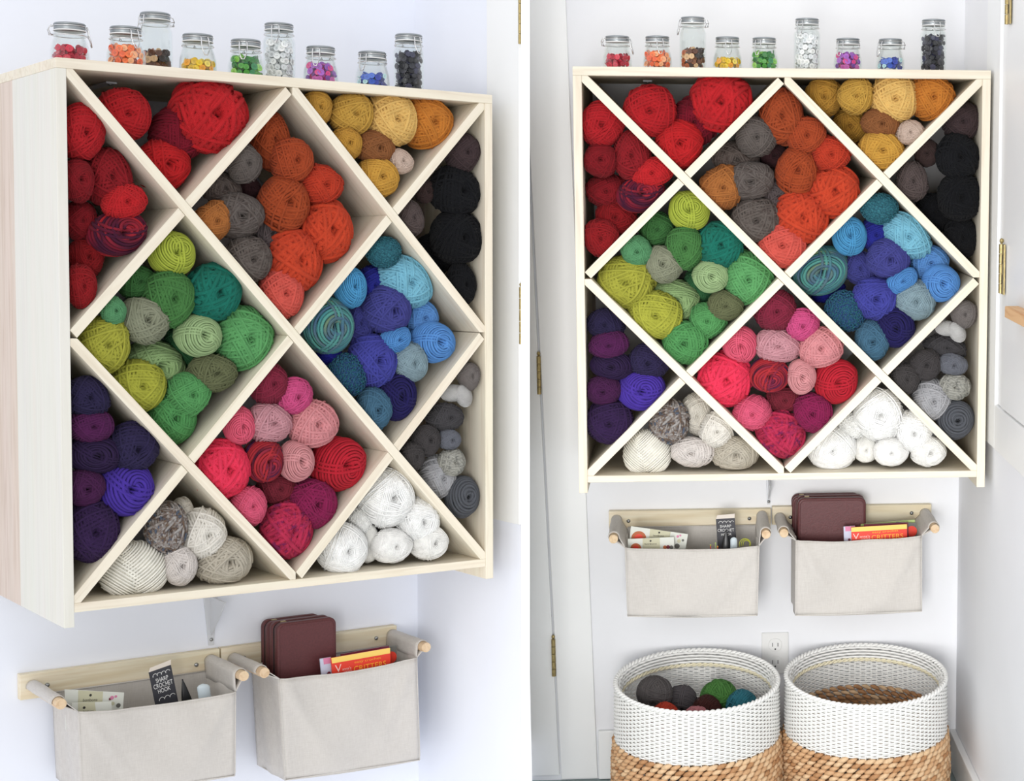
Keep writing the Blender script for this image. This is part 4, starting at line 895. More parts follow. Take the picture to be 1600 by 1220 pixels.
def canvas_bin(n, lw, lf, rw, rf, ftl, ftr, fbl, fbr, label, rpx, sag=.010):
    D = FR[n][3]; dw = D-.0245
    wl, d1 = solve_front(n, lw, lf, dw); wr, d2 = solve_front(n, rw, rf, dw); df = (d1+d2)/2
    # dowels run square out of the wall; their ends take the mean of both ends as photographed
    el, er = un(n, lf[0], lf[1], df), un(n, rf[0], rf[1], df)
    xl, xr_ = (wl[0]+el[0])/2, (wr[0]+er[0])/2; zl, zr = (wl[2]+el[2])/2, (wr[2]+er[2])/2
    rd = rpx/(FP/pr(n, el)[2])*S
    dp = df+.022
    tl, tr, bl, br = [un(n, p[0], p[1], dp) for p in (ftl, ftr, fbl, fbr)]
    x0, x1 = tl[0], tr[0]; zt0, zt1 = tl[2], tr[2]; zb0, zb1 = bl[2], br[2]; xb0, xb1 = bl[0], br[0]
    cx_ = (x0+x1)/2; zb = min(zb0, zb1)
    O = np.array([cx_, D, zb]); r = thing('canvas_bin', FM[n]@Matrix.Translation(K(*O)), label, 'bin', 'hanging canvas bins')
    L_ = lambda x, d_, z: ((x-O[0])*S, (d_-O[1])*S, (z-O[2])*S)
    for (x, z, zz) in ((xl, zl, 0), (xr_, zr, 1)):
        mb = MB(); mb.tube([L_(x, df, z), L_(x, dw, z)], rd, 20); build(mb, 'dowel', M['dowel'], r, bevel=.001, smooth=False)
    # front panel, softly rumpled
    rs = random.Random(int(x0*1000)); mb = MB(); nx, nz = 30, 20; vs = []
    ph = [rs.random()*6 for _ in range(6)]
    for j in range(nz+1):
        v = j/nz
        for i in range(nx+1):
            u = i/nx
            xa, xb_ = x0+(x1-x0)*u, xb0+(xb1-xb0)*u
            zt = zt0+(zt1-zt0)*u-sag*4*u*(1-u); zq = zb0+(zb1-zb0)*u-.004*math.sin(PI*u)
            x = xa*(1-v)+xb_*v; z = zt*(1-v)+zq*v
            e = min(u, 1-u, 1-v)
            w_ = .0045*math.sin(7*u+2.5*v+ph[0])*math.sin(PI*u)+.0028*math.sin(15*u-6*v+ph[1])*(1-v*.5)+.003*math.sin(3*v+9*u+ph[2])
            cr = .010*math.exp(-((u-v*.35-.02)/.035)**2)*(1-v)+.010*math.exp(-((1-u-v*.35-.02)/.035)**2)*(1-v)
            vs.append(L_(x, dp+w_*min(1, e*8)-cr*min(1, e*12)+(.004 if v > .985 else 0)+sag*.5*math.sin(PI*u)*(1-v)**2, z))
    fs = [(j*(nx+1)+i, (j+1)*(nx+1)+i, (j+1)*(nx+1)+i+1, j*(nx+1)+i+1) for j in range(nz) for i in range(nx)]
    mb.add(vs, fs); build(mb, 'front_panel', M['canvas'], r, smooth=True, solid=.0022)
    hem = MB(); hem.tube([vs[i] for i in range(nx+1)], .0019, 6)
    for c0_ in (0, nx): hem.tube([vs[j*(nx+1)+c0_] for j in range(nz+1)], .0017, 6)
    hem.tube([vs[nz*(nx+1)+i] for i in range(nx+1)], .0018, 6); build(hem, 'piped_seam', M['canvas'], r, smooth=True)
    # sides: over the dowel, down into the box
    for s_, x, z, xt, xb_, ztp, zbt in ((-1, xl, zl, x0, xb0, zt0, zb0), (1, xr_, zr, x1, xb1, zt1, zb1)):
        ra = (rd+.0022)/S; sec = []
        for k in range(15):
            a = PI/2+s_*(-1)*(PI*1.08)*(k/14-.5)*1.0
            sec.append((x+ra*math.cos(a), z+ra*math.sin(a)))
        if s_ == -1: sec = sec[::-1] if sec[0][0] < sec[-1][0] else sec
        outer = sec[0] if s_*(sec[0][0]-x) > 0 else sec[-1]
        inner = sec[-1] if outer is sec[0] else sec[0]
        prof = ([outer] and (sec if outer is sec[-1] else sec[::-1]))
        # prof starts at the inner side, ends at the outer side
        inn = [(inner[0]+(xt-inner[0])*t, inner[1]+(ztp-inner[1])*t) for t in (.99, .66, .33)]
        down = [(outer[0]+(xt-outer[0])*t**.8, outer[1]+(ztp-outer[1])*t) for t in (.2, .4, .6, .8, 1)]
        down += [(xt+(xb_-xt)*t, ztp+(zbt-ztp)*t) for t in np.linspace(.1, 1, 10)]
        full = inn+prof+down; mb = MB(); nd = 14; vs = []
        for q_, (a_, b_) in enumerate(full):
            for k in range(nd+1):
                t = k/nd; d_ = dp+(dw-dp)*t
                fr = q_ >= len(inn)+len(prof)
                front_cut = 0
                wv = .004*math.sin(9*t+q_*.35+ph[3])*math.sin(PI*t)*(1 if fr else .25)
                vs.append(L_(a_+wv, d_, b_))
        m_ = len(full); fs = [(q_*(nd+1)+k, q_*(nd+1)+k+1, (q_+1)*(nd+1)+k+1, (q_+1)*(nd+1)+k) for q_ in range(m_-1) for k in range(nd)]
        mb.add(vs, fs); build(mb, 'side_panel', M['canvas'], r, smooth=True, solid=.0022)
    mb = MB(); zbk = min(zl, zr)-.020
    mb.add([L_(x0, dw-.006, zbk), L_(x1, dw-.006, zbk), L_(xb1, dw-.006, zb1), L_(xb0, dw-.006, zb0)], [(0, 1, 2, 3)]); 
    mb.add([L_(xb0, dp, zb0), L_(xb1, dp, zb1), L_(xb1, dw-.006, zb1), L_(xb0, dw-.006, zb0)], [(0, 1, 2, 3)])
    build(mb, 'back_and_base', M['canvas'], r, solid=.0022)
    hem = MB(); hem.tube([L_(x0, dw-.008, zbk), L_(x1, dw-.008, zbk)], .002, 6); build(hem, 'back_hem', M['canvas'], r, smooth=True)
    return r, df, dp, O
rail('R', 'a', 951, 799, (1204.5, 795), 826, 'pine rail holding the right-hand scene\'s left canvas bin', [(982, 814), (1171, 810)])
rail('R', 'b', 1206.5, 793.5, (1455.5, 786.5), 820, 'pine rail holding the bin of magazines above the empty basket', [(1235, 808), (1424.5, 801.5)])
rail('L', 'a', 31, 1054, (343.5, 1014), 1094.5, 'long pine rail under the left shelf, holding the crochet hook card bin', [(74, 1070), (307, 1038.5)])
rail('L', 'b', 345.5, 1013, (620, 976.5), 1047, 'pine rail under the left shelf, behind the burgundy cases', [(381.5, 1027.5), (588, 997)])
bR1 = canvas_bin('R', (964, 812), (958, 842.6), (1192.5, 806), (1195, 834.8), (977, 856), (1186, 853), (981, 963), (1183, 961.6), 'hanging canvas bin above the basket of yarn, with the crochet hook card', 7.0)
bR2 = canvas_bin('R', (1219.5, 808), (1224, 834), (1446.6, 803), (1459.7, 825.6), (1244, 844.5), (1440, 837), (1243, 961.6), (1440, 955), 'hanging canvas bin with cases and magazines above the empty basket', 7.0)
bL1 = canvas_bin('L', (46, 1075), (101, 1097), (327, 1033), (383.5, 1055), (123, 1112.5), (368, 1081), (129, 1245), (367, 1212), 'hanging canvas bin at the bottom left, with the crochet hook card', 8.6)
bL2 = canvas_bin('L', (364, 1030), (415, 1050.5), (613, 992), (666, 1011.6), (437.6, 1061), (651, 1027.7), (446, 1219), (656, 1187.5), 'hanging canvas bin with cases and magazines at the bottom of the left scene', 8.2)

# ------------------------------------------------------------------ things in the bins
def slab(n, name, quad, d, th, mat, parent=None, drop=0.0, bevel=0):
    """flat sheet whose visible corners sit at quad (photograph places, tl tr br bl) on the plane depth = d"""
    P = [un(n, q[0], q[1], d) for q in quad]
    dn = (P[3]-P[0])+(P[2]-P[1]); dn /= np.linalg.norm(dn); P[2] = P[2]+dn*drop; P[3] = P[3]+dn*drop
    mb = MB(); vs = [K(*p) for p in P]+[K(p[0], p[1]+th, p[2]) for p in P]
    mb.add(vs, [(3, 2, 1, 0), (4, 5, 6, 7), (0, 1, 5, 4), (1, 2, 6, 5), (2, 3, 7, 6), (3, 0, 4, 7)])
    o = build(mb, name, mat, parent, None if parent else FM[n], bevel=bevel)
    return o
def text_mesh(body, name, n, p0, p1, hpx, d, mat, parent, th=.0004):
    cu = bpy.data.curves.new('t', 'FONT'); cu.body = body; cu.extrude = 0; cu.resolution_u = 3
    ob = bpy.data.objects.new('t', cu); C.objects.link(ob); bpy.context.view_layer.update()
    me = bpy.data.meshes.new_from_object(ob.evaluated_get(bpy.context.evaluated_depsgraph_get())); bpy.data.objects.remove(ob)
    me.name = name
    co_ = np.zeros(len(me.vertices)*3); me.vertices.foreach_get('co', co_); co_ = co_.reshape(-1, 3)
    mn, mx_ = co_.min(0), co_.max(0); q = (co_-mn)/(mx_-mn+1e-9)
    a, b = un(n, *p0, d), un(n, *p1, d); u = b-a; up = np.cross([0, -1, 0], u); up = up/np.linalg.norm(up)
    if up[2] < 0: up = -up
    hh = hpx/(FP/pr(n, a)[2])
    out = (a[None]+q[:, :1]*u[None]+q[:, 1:2]*up[None]*hh)*S
    me.vertices.foreach_set('co', out.ravel()); me.materials.clear(); me.materials.append(mat); me.update()
    return link(name, me, parent)
def croot(n, name, label, cat, group=None):
    return thing(name, FM[n], label, cat, group)
def card_disc(n, px, py, r, d, mat, parent, name, half=False):
    c_ = un(n, px, py, d); rr = r/(FP/pr(n, c_)[2])*S; mb = MB(); k = 24; q_ = K(*c_)
    an = [PI*i/k for i in range(k+1)] if half else [2*PI*i/k for i in range(k)]
    mb.add([(q_[0]+rr*math.cos(a), q_[1], q_[2]+rr*math.sin(a)) for a in an], [tuple(range(len(an)))]); return build(mb, name, mat, parent)
def flourish(n, pts, d, r, parent):
    mb = MB(); base = [K(*un(n, x, y, d)) for x, y in pts]; mb.tube(base, r, 5); return mb
def hook_card(n, quad, B, lines, fl):
    df, dp = B[1], B[2]; d = dp+.10 if n == 'R' else dp+.08
    r = croot(n, 'crochet_hook_card', 'black crochet hook card standing in the %s' % {'R': 'bin above the basket of yarn', 'L': 'bin at the bottom left'}[n], 'card', 'hook cards')
    slab(n, 'card', quad, d, .002, M['card_black'], r, drop=.05)
    tl, tr_ = quad[0], quad[1]
    up = 11 if n == 'R' else 13
    slab(n, 'clear_hanger', [(tl[0]+2, tl[1]-up*.55), (tr_[0], tr_[1]-up*.6), tr_, tl], d+.0004, .001, M['plastic_clear'], r)
    for (t, p0, p1, h) in lines: text_mesh(t, 'lettering', n, p0, p1, h, d-.0008, M['inkwhite'], r)
    for pts in fl:
        mb = flourish(n, pts, d-.0006, .0006, r); build(mb, 'scroll_ornament', M['inkwhite'], r)
M['plastic_clear'] = plain('frosted_strip', (.86, .82, .78), .3)
def curl(x0, y0, x1, y1, amp, k=3, m=34):
    out = []
    for i in range(m):
        t = i/(m-1); out.append((x0+(x1-x0)*t+amp*.7*math.cos(t*2*PI*k), y0+(y1-y0)*t+amp*math.sin(t*2*PI*k)))
    return out
hook_card('R', [(1118.6, 811), (1148, 809), (1152, 862), (1121.5, 862)], bR1, [('SHARP', (1125, 824.5), (1142.5, 823.5), 4.3), ('CROCHET', (1121.5, 831), (1147, 830), 4.8), ('HOOK', (1127, 837.2), (1143.5, 836.2), 4.2)],
          [curl(1121.5, 816, 1145.5, 815, 1.6, 4)])
hook_card('L', [(232.5, 1050.5), (267, 1038.4), (279, 1098), (243, 1102)], bL1, [('SHARP', (244.5, 1067.5), (263.5, 1060.5), 7), ('CROCHET', (241, 1077.5), (270.5, 1067.5), 7.5), ('HOOK', (248, 1084), (267, 1077), 7)],
          [curl(237.5, 1056.5, 264, 1047.5, 2.3, 4), curl(247, 1093.5, 272, 1084.5, 2.2, 3)])
def packet(n, quad, d, label, stripe, dot, txt, disc_, extra, grp):
    r = croot(n, 'button_packet', label, 'packet', grp)
    slab(n, 'card', quad, d, .002, M['card_white'], r, drop=.06)
    slab(n, 'label_stripe', stripe, d-.0008, .0006, M['card_green'], r)
    card_disc(n, dot[0], dot[1], dot[2], d-.0012, M['ink'], r, 'hang_hole')
    if txt: text_mesh('bonbons', 'lettering', n, txt[0], txt[1], txt[2], d-.0012, M['ink'], r)
    if disc_: card_disc(n, disc_[0], disc_[1], disc_[2], d-.001, M['rust_print'], r, 'printed_circle', True); card_disc(n, disc_[0], disc_[1], disc_[2]*.6, d-.0014, M['red_print'], r, 'printed_flower', True)
    for (x, y, q_, mt) in extra: card_disc(n, x, y, q_, d-.001, M[mt], r, 'printed_button')
d_ = bR1[2]
packet('R', [(986, 822), (1075, 834.5), (1070, 860), (982, 858)], d_+.09, 'sage and white button packet at the back of the bin above the basket of yarn', [(1016, 826), (1048, 831), (1046, 842), (1014, 842)], (1030, 832, 1.5), ((1021, 838), (1037, 838.5), 3), (998, 841, 11.5),
       [(1059, 838, 2, 'pink_print'), (1063, 836.5, 1.6, 'pink_print'), (1061, 845, 3, 'card_green'), (1067, 844, 2, 'grey_print'), (1058, 853, 4, 'grey_print')], 'button packets')
packet('R', [(981, 842), (1053, 839), (1054, 862), (981, 862)], d_+.06, 'front button packet in the bin above the basket of yarn', [(1004, 841.3), (1031, 840.3), (1031.5, 860), (1004, 860)], (1016.5, 845, 1.5), ((1007.5, 851), (1026, 850.5), 2.6), (993.5, 857, 8.5),
       [(1039, 855, 3, 'rust_print'), (1044, 854.5, 3, 'maroon_print'), (1049, 855, 3, 'grey_print')], 'button packets')
d_ = bL1[2]
packet('L', [(101, 1076.8), (194, 1082), (190, 1104), (104, 1102)], d_+.09, 'sage and white button packet at the back of the bottom left bin', [(122.5, 1078.5), (161, 1080.5), (160, 1097), (122, 1098)], (141.5, 1086, 2), ((129.5, 1096), (152, 1095), 4.5), None,
       [(175, 1090, 3, 'pink_print'), (181, 1088, 2, 'pink_print'), (176, 1099, 3, 'card_green'), (185, 1102, 3.5, 'grey_print'), (172, 1092, 2, 'maroon_print')], 'button packets')
packet('L', [(112, 1098), (174, 1096), (176, 1116), (112, 1118)], d_+.06, 'front button packet in the bottom left bin', [(122, 1098), (148, 1097), (150, 1112), (122, 1113)], (131.5, 1105.5, 2.1), ((130, 1112.4), (146, 1111.4), 2.6), None, [], 'button packets')
def sleeve(n, name, label, cat, px, ytop, ybot, w, d, mat, lean=0, grp=None, point=False):
    a, b = un(n, px+lean, ytop, d), un(n, px, ybot, d); s_ = S/(FP/pr(n, a)[2])
    r = croot(n, name, label, cat, grp); mb = MB(); prof = []
    pts = []; m_ = 14
    for i in range(m_+1):
        t = i/m_; c_ = a+(b-a)*t; rr = w*s_/2*((t*1.1)**.75 if point else min(1, math.sqrt(max(0, 1-(1-min(1, t*4))**2))+.02)) if i else w*s_*.06
        pts.append((K(*c_), rr))
    pts.append((K(*(b+(b-a)*.8)), w*s_/2))
    vs = []; k = 16
    for (c_, rr) in pts:
        for j in range(k): an = 2*PI*j/k; vs.append((c_[0]+rr*math.cos(an), c_[1]+rr*.45*math.sin(an), c_[2]))
    q_ = len(pts); mb.add(vs, [(i*k+j, (i+1)*k+j, (i+1)*k+(j+1) % k, i*k+(j+1) % k) for i in range(q_-1) for j in range(k)]+[tuple(range(k))])
    build(mb, 'body', mat, r, smooth=True)
    return r
dR, dL = bR1[2], bL1[2]
sleeve('R', 'scissors_sheath', 'black pointed scissors handle before the hook card above the basket of yarn', 'tool', 1134.5, 828.5, 862, 17, dR+.05, M['black_plastic'], point=True, grp='pointed tools')
sleeve('L', 'scissors_sheath', 'black pointed scissors handle beside the hook card in the bottom left bin', 'tool', 293, 1061, 1099, 17, dL+.07, M['black_plastic'], lean=-8, point=True, grp='pointed tools')
sleeve('R', 'tool_case', 'pale blue plastic case right of the hook card above the basket of yarn', 'case', 1146.5, 839, 862, 11, dR+.045, M['blue_white'], grp='plastic cases')
sleeve('L', 'tool_case', 'pale blue rounded plastic case near the right end of the bin at the bottom left', 'case', 321, 1068, 1096, 20, dL+.05, M['blue_white'], lean=-4, grp='plastic cases')
# coil of lime markers and the pin heads in the right bin
r = croot('R', 'marker_coil', 'lime green coil of plastic markers right of the hook card', 'coil')
for k in range(3):
    mb = MB(); c_ = K(*un('R', 1164+k*1.2, 850, dR+.05)); rr = (.0145-.003*k)
    mb.tube([(c_[0]+rr*math.cos(a), c_[1]+k*.002, c_[2]+rr*math.sin(a)) for a in np.linspace(-.5, PI+.5, 22)], .0010, 6); build(mb, 'loop', M['lime_wire'], r)
for (px, py, mt, nm) in ((1110.3, 851.5, 'lime_wire', 'pale yellow'), (1118, 848.5, 'green_print', 'green'), (1121.3, 854, 'orange_print', 'orange')):
    r = croot('R', 'knitting_pin', '%s headed pin left of the hook card in the right-hand scene' % nm, 'pin')
    c_ = K(*un('R', px, py, dR+.04)); mb = MB(); mb.lathe([(.0001, -.0022), (.0016, -.0015), (.0022, 0), (.0016, .0015), (.0001, .0022)], 12, cen=c_); build(mb, 'pin_head', M[mt], r, smooth=True)
    mb = MB(); mb.tube([c_, (c_[0]+.001, c_[1], c_[2]-.05)], .0011, 6); build(mb, 'shaft', M['red_print'] if nm != 'green' else M['green_print'], r)
# zipped cases
def zip_case(n, name_label, x0, y0, x1, y1, d, th, B, grp, slant=0):
    a, b = un(n, x0, y0, d), un(n, x1, y1, d); zb = B[3][2]+.012
    r = croot(n, 'zipped_case', name_label, 'case', grp)
    w0, w1, zt, zl_ = a[0]*S, b[0]*S, a[2]*S, zb*S
    rr = .018; d0 = d*S; t3 = th*S/3
    def shell(dd0, dd1, grow, nm, mt, bev):
        mb = MB(); pts = rounded_rect(w0-grow, w1+grow, zl_, zt+grow, rr, 6); mb.prism(pts, dd0, dd1); return build(mb, nm, mt, r, bevel=bev, seg=3)
    shell(d0, d0+t3*1.25, 0, 'leather_shell', M['leather'], .005); shell(d0+t3*1.9, d0+t3*3, 0, 'leather_shell', M['leather'], .005)
    shell(d0+t3*1.1, d0+t3*2.0, -.003, 'zip_band', M['zip'], .001)
    # stitched edge piping on the front
    mb = MB(); P = rounded_rect(w0+.006, w1-.006, zl_+.006, zt-.006, rr*.8, 6); mb.tube([(x, d0-.0001, z) for x, z in P], .0011, 6, closed=True); build(mb, 'edge_stitching', M['leather'], r, smooth=True)
    mb = MB(); mb.box((w0+.02, d0+t3*1.25, zt-.0035), (w0+.032, d0+t3*1.9, zt+.0005)); build(mb, 'zip_slider', M['brass'], r, bevel=.0008)
    return r
dR2, dL2 = bR2[2], bL2[2]
zip_case('R', 'front burgundy zipped case in the bin above the empty basket', 1246.5, 779, 1353, 845, dR2+.085, .060, bR2, 'burgundy cases')
zip_case('R', 'rear burgundy zipped case in the bin above the empty basket', 1238, 775.5, 1345, 845, dR2+.155, .050, bR2, 'burgundy cases')
zip_case('L', 'front burgundy zipped case in the left scene\'s magazine bin', 433, 975, 526.5, 1060, dL2+.075, .055, bL2, 'burgundy cases')
zip_case('L', 'rear burgundy zipped case in the left scene\'s magazine bin', 418, 972, 509, 1060, dL2+.140, .050, bL2, 'burgundy cases')
def mags(n, B, sets, where):
    d0 = B[2]+.03
    for k, (quad, mat, nm, parts) in enumerate(sets):
        r = croot(n, 'magazine', '%s, %s' % (nm, where), 'magazine', 'crochet magazines')
        d = d0+.012*k; slab(n, 'cover', quad, d, .005, M[mat], r, drop=.09)
        for p in parts:
            if p[0] == 'slab': slab(n, p[1], p[2], d-.0006, .0004, M[p[3]], r)
            elif p[0] == 'text': text_mesh(p[1], 'lettering', n, p[2], p[3], p[4], d-.0014, M[p[5]], r)
            elif p[0] == 'disc': card_disc(n, p[1], p[2], p[3], d-.0010, M[p[4]], r, 'printed_circle')
mags('R', bR2, [
 ([(1330, 824), (1417, 819), (1417.5, 848), (1331, 850)], 'red_print', 'red and yellow crochet critters magazine, foremost', [('slab', 'yellow_band', [(1330, 824), (1417, 819), (1417.2, 826), (1330.3, 831)], 'yellow_print'),
   ('text', 'CRITTERS', (1362, 843.5), (1411.5, 840.5), 7.6, 'orange_print'), ('text', 'easy crochet', (1363, 834.2), (1403.8, 831.2), 4.6, 'orange_print'), ('text', 'V', (1333, 842.6), (1342.5, 842), 9, 'pale_print'), ('text', 'anna\'s', (1343.5, 840.2), (1359, 839.2), 4, 'pale_print'), ('text', 'CHOICE', (1346, 843.2), (1359.5, 842.4), 2.4, 'pale_print')]),
 ([(1318, 822.7), (1336, 821.5), (1336, 850), (1319.5, 850)], 'lilac_print', 'white magazine with a pink corner, left of the critters one', [('slab', 'pink_corner', [(1320.5, 822.6), (1335.8, 821.6), (1335.8, 829), (1321, 830)], 'pink_print'), ('disc', 1327, 843, 2, 'maroon_print')]),
 ([(1350, 819.3), (1419, 816.2), (1420, 848), (1350, 850)], 'maroon_print', 'maroon edged magazine behind the critters one', []),
 ([(1400, 815.5), (1432, 817.2), (1432.5, 846), (1400, 848)], 'grey_print', 'grey magazine with a red badge, at the right end', [('disc', 1424.5, 830, 8.5, 'red_print'), ('slab', 'white_tab', [(1422.4, 826), (1424.6, 825.8), (1424.8, 832), (1422.5, 832.3)], 'lilac_print')]),
 ([(1345, 819), (1429.5, 811.8), (1430, 846), (1345, 848)], 'green_print', 'pale green magazine, rearmost', []),
], 'right-hand scene')
mags('L', bL2, [
 ([(517.5, 1028), (609.5, 1012), (609.6, 1046), (521, 1058)], 'red_print', 'red and yellow crochet critters magazine, foremost', [('slab', 'yellow_band', [(517.5, 1028), (609.5, 1012), (609.6, 1020.5), (519, 1036.5)], 'yellow_print'),
   ('text', 'CRITTERS', (553, 1049.5), (603.5, 1040), 8.6, 'orange_print'), ('text', 'easy crochet', (554, 1037.5), (595.5, 1030), 5, 'orange_print'), ('text', 'V', (524, 1051), (534, 1049), 12, 'pale_print'), ('text', 'anna\'s', (535, 1047.5), (549, 1045), 4.4, 'pale_print'), ('text', 'CHOICE', (537.5, 1051.2), (549.5, 1049), 2.8, 'pale_print')]),
 ([(500, 1029.5), (517, 1026.5), (521, 1060), (503, 1062)], 'lilac_print', 'white magazine with a pink corner, left of the critters one', [('slab', 'pink_corner', [(505, 1028.6), (516.5, 1026.6), (517.5, 1036), (506, 1038)], 'pink_print'), ('disc', 514, 1052, 3, 'maroon_print')]),
 ([(533, 1022), (608, 1008.8), (609.5, 1046), (535, 1058)], 'maroon_print', 'maroon edged magazine behind the critters one', []),
 ([(600, 1010.5), (620, 1009), (619, 1044), (600, 1048)], 'grey_print', 'grey magazine with a red badge, at the right end', [('disc', 611, 1027, 9.5, 'red_print'), ('slab', 'white_tab', [(609.5, 1021), (612.4, 1020.5), (612.6, 1028), (609.7, 1028.5)], 'lilac_print')]),
], 'left-hand scene')

# ------------------------------------------------------------------ floor baskets
RB = .2275; ZRIM = -1.129; SLOPE = -.0867
BK = [(-.2246, DR-RB-.036), (.24654, DR-RB-.024)]
def basket_meshes():
    hgt = (ZRIM-ZFLOOR)*S-.001; R = RB*S
    zl = lambda y: (ZRIM*S-(-ZF))        # unused
    out = {}
    # profile of the wall: a slight belly, wider in the hyacinth part
    zsplit = hgt-.142
    def rad(z): 
        t = z/hgt; return R*(1.0+.012*math.sin(PI*t)) if z > zsplit else R*(1.012+.028*math.sin(PI*min(1, max(0, z/zsplit))))
    def top(a, z): # the rim dips a little towards the front
        return z+SLOPE*(-1)*R*math.sin(a)*(z/hgt)
    mb = MB(); rows = 27; z0 = zsplit+.002; n_ = 88
    for r_ in range(rows):
        z = z0+(hgt-.012-z0)*r_/(rows-1); P = []
        for i in range(n_*4):
            a = 2*PI*i/(n_*4); rr = rad(z)-.004+.0021*math.cos(n_/2*a+PI*(r_ % 2)); P.append((rr*math.cos(a), rr*math.sin(a), top(a, z)))
        mb.tube(P, .00245, 5, closed=True)
    out['white'] = mb.mesh('white_weave', [M['weave_white']], True)
    mb = MB()
    for i in range(n_):
        a = 2*PI*(i+.5)/n_
        mb.tube([((rad(z)-.004)*math.cos(a), (rad(z)-.004)*math.sin(a), top(a, z)) for z in np.linspace(zsplit-.004, hgt-.006, 6)], .0022, 5)
    out['ribs'] = mb.mesh('upright_ribs', [M['weave_white']], True)
    # rolled rim: two cords twisted over each other, and the wrapped collar below it
    mb = MB(); m = 520
    for ph_ in (0, PI):
        P = []
        for i in range(m):
            a = 2*PI*i/m; q_ = 46*a+ph_; rr = R-.004+.0032*math.cos(q_); P.append((rr*math.cos(a), rr*math.sin(a), top(a, hgt-.004)+.0032*math.sin(q_)))
        mb.tube(P, .0040, 6, closed=True)
    out['rim'] = mb.mesh('rolled_rim', [M['weave_white']], True)
    mb = MB()
    for r_ in range(4):                              # folded-in band
        P = []
        for i in range(n_*4):
            a = 2*PI*i/(n_*4); rr = R-.0125-.0012*r_+.0014*math.cos(n_/2*a+PI*(r_ % 2)); P.append((rr*math.cos(a), rr*math.sin(a), top(a, hgt-.008-.0075*r_)))
        mb.tube(P, .0034, 5, closed=True)
    out['fold'] = mb.mesh('folded_band', [M['weave_white']], True)
    mb = MB()
    for ph_ in (0, PI):
        P = []
        for i in range(m):
            a = 2*PI*i/m; q_ = 40*a+ph_; rr = R-.0165+.0022*math.cos(q_); P.append((rr*math.cos(a), rr*math.sin(a), top(a, hgt-.038)+.0026*math.sin(q_)))
        mb.tube(P, .0030, 6, closed=True)
    out['cord'] = mb.mesh('cream_binding_cord', [M['cord_cream']], True)
    # hyacinth plait piece
    mb = MB(); P = []; rr = []
    for i in range(8):
        t = i/7; P.append(((t-.5)*.030, -.0045*math.sin(PI*t)+.0006, (t-.5)*.0105)); rr.append(.0008+.0062*math.sin(PI*t)**.7)
    mb.tube(P, rr, 7); me = mb.mesh('hyacinth_plait', [M['hy1']], True); out['plait'] = me
    out['dims'] = (hgt, zsplit, rad, top)
    return out
BM = basket_meshes()
hgt, zsplit, brad, btop = BM['dims']
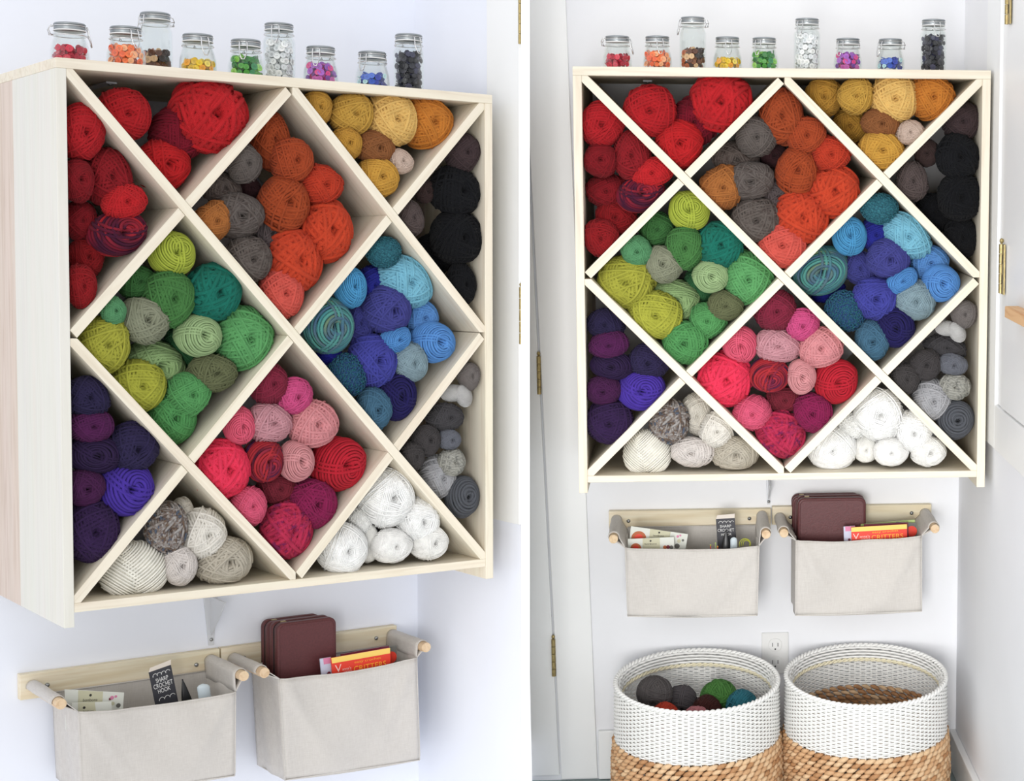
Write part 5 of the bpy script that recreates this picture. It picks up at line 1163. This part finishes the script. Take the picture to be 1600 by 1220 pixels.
def basket(cx, cy, label, inside):
    base = FM['R']@Matrix.Translation(K(cx, cy, 0)); base.translation.z = .0008
    r = thing('floor_basket', base, label, 'basket', 'floor baskets')
    for k in ('white', 'ribs'): stuff(link({'white': 'white_weave', 'ribs': 'upright_ribs'}[k], BM[k], r))
    link('rolled_rim', BM['rim'], r); link('folded_band', BM['fold'], r); link('binding_cord', BM['cord'], r)
    pv = [v.co.copy() for v in BM['plait'].vertices]; pf = [tuple(p.vertices) for p in BM['plait'].polygons]
    rest = MB(); rs = random.Random(5); cnt = 0; rowh = .0128; rows = int(zsplit/rowh)+1; hy = [M['hy1'], M['hy2'], M['hy3']]
    for q in range(rows):
        z = zsplit-.002-rowh*(q+.5)
        if z < .004: break
        m = 58
        for i in range(m):
            a = 2*PI*(i+.5*(q % 2))/m; rr = brad(z)-.006
            m4 = Matrix.Translation((rr*math.cos(a), rr*math.sin(a), btop(a, z)+rs.uniform(-.0008, .0008)))@Matrix.Rotation(a+PI/2, 4, 'Z')@Matrix.Rotation(rs.uniform(-.12, .12), 4, 'Y')@Matrix.Scale(rs.uniform(.88, 1.06), 4)
            front = math.sin(a) < -.05 and q < 6; back = inside and math.sin(a) > .1 and q < 5
            mi = rs.choice([0, 0, 1, 1, 2])
            if (front or back) and cnt < 298:
                o = bpy.data.objects.new('plait', BM['plait']); C.objects.link(o); o.parent = r; o.matrix_local = m4
                o.material_slots[0].link = 'OBJECT'; o.material_slots[0].material = hy[mi]; cnt += 1
            else: rest.add([m4@v for v in pv], pf, mi)
    for q in (-1, -2, -3) if inside else ():
        for i in range(54):
            a = 2*PI*(i+.5*(q % 2))/54; rr = brad(zsplit)-.0165; z = zsplit-.002-rowh*(q+.5)
            rest.add([(Matrix.Translation((rr*math.cos(a), rr*math.sin(a), btop(a, z)))@Matrix.Rotation(a+PI/2, 4, 'Z')@Matrix.Scale(rs.uniform(.8, .9), 4))@v for v in pv], pf, rs.choice([0, 1, 2, 2]))
    stuff(build(rest, 'hyacinth_weave', hy, r, smooth=True))
    mb = MB(); mb.lathe([(.0005, .004), (brad(.01)-.012, .004), (brad(.01)-.012, .0005), (.0005, .0005)], 40); build(mb, 'base', M['hy3'], r)
    return r
basket(BK[0][0], BK[0][1], 'white topped woven basket holding a few balls of yarn, on the floor', False)
basket(BK[1][0], BK[1][1], 'empty white topped woven basket beside the right wall', True)
bx, by = BK[0]
for (e, col, style, desc, dd) in [((770,702,104,97),'5b5656','m','bigger charcoal ball at the left', 0), ((937,742,85,95),'595457','s','charcoal ball with a hole in the middle', .02), ((1155,722,106,95),'4f8a3e','m','green ball at the right', .05),
        ((1090,795,88,58),'4a2420','m','dark brown ball in front of the green one', -.01), ((840,835,85,52),'cf3d1c','m','red-orange ball at the front', -.06), ((1022,850,75,45),'cc7f86','m','dusty pink ball at the front', -.07), ((1300,770,95,62),'2f7f90','m','teal ball, rightmost', .0)]:
    px, py, rx, ry, _ = PX('R7', e); p = un('R', px, py, by+dd); s_ = 1/(FP/pr('R', p)[2]); R_ = max(rx, ry)*s_
    dx, dy = p[0]-bx, p[1]-by; q_ = math.hypot(dx, dy); lim = RB-.02-R_
    if q_ > lim: p[0] = bx+dx/q_*lim; p[1] = by+dy/q_*lim
    o = bpy.data.objects.new('yarn_ball', PROTO[style][int(px) % len(PROTO[style])]); C.objects.link(o)
    o.matrix_world = FM['R']@Matrix.Translation(K(*p))@Matrix.Rotation(.45, 4, 'X')@Matrix.Diagonal((R_*S, R_*S, R_*S*.95, 1))
    o.material_slots[0].link = 'OBJECT'; o.material_slots[0].material = yarn_mat(col)
    tag(o, desc+' of the woven basket', 'yarn', 'yarn balls in the basket')
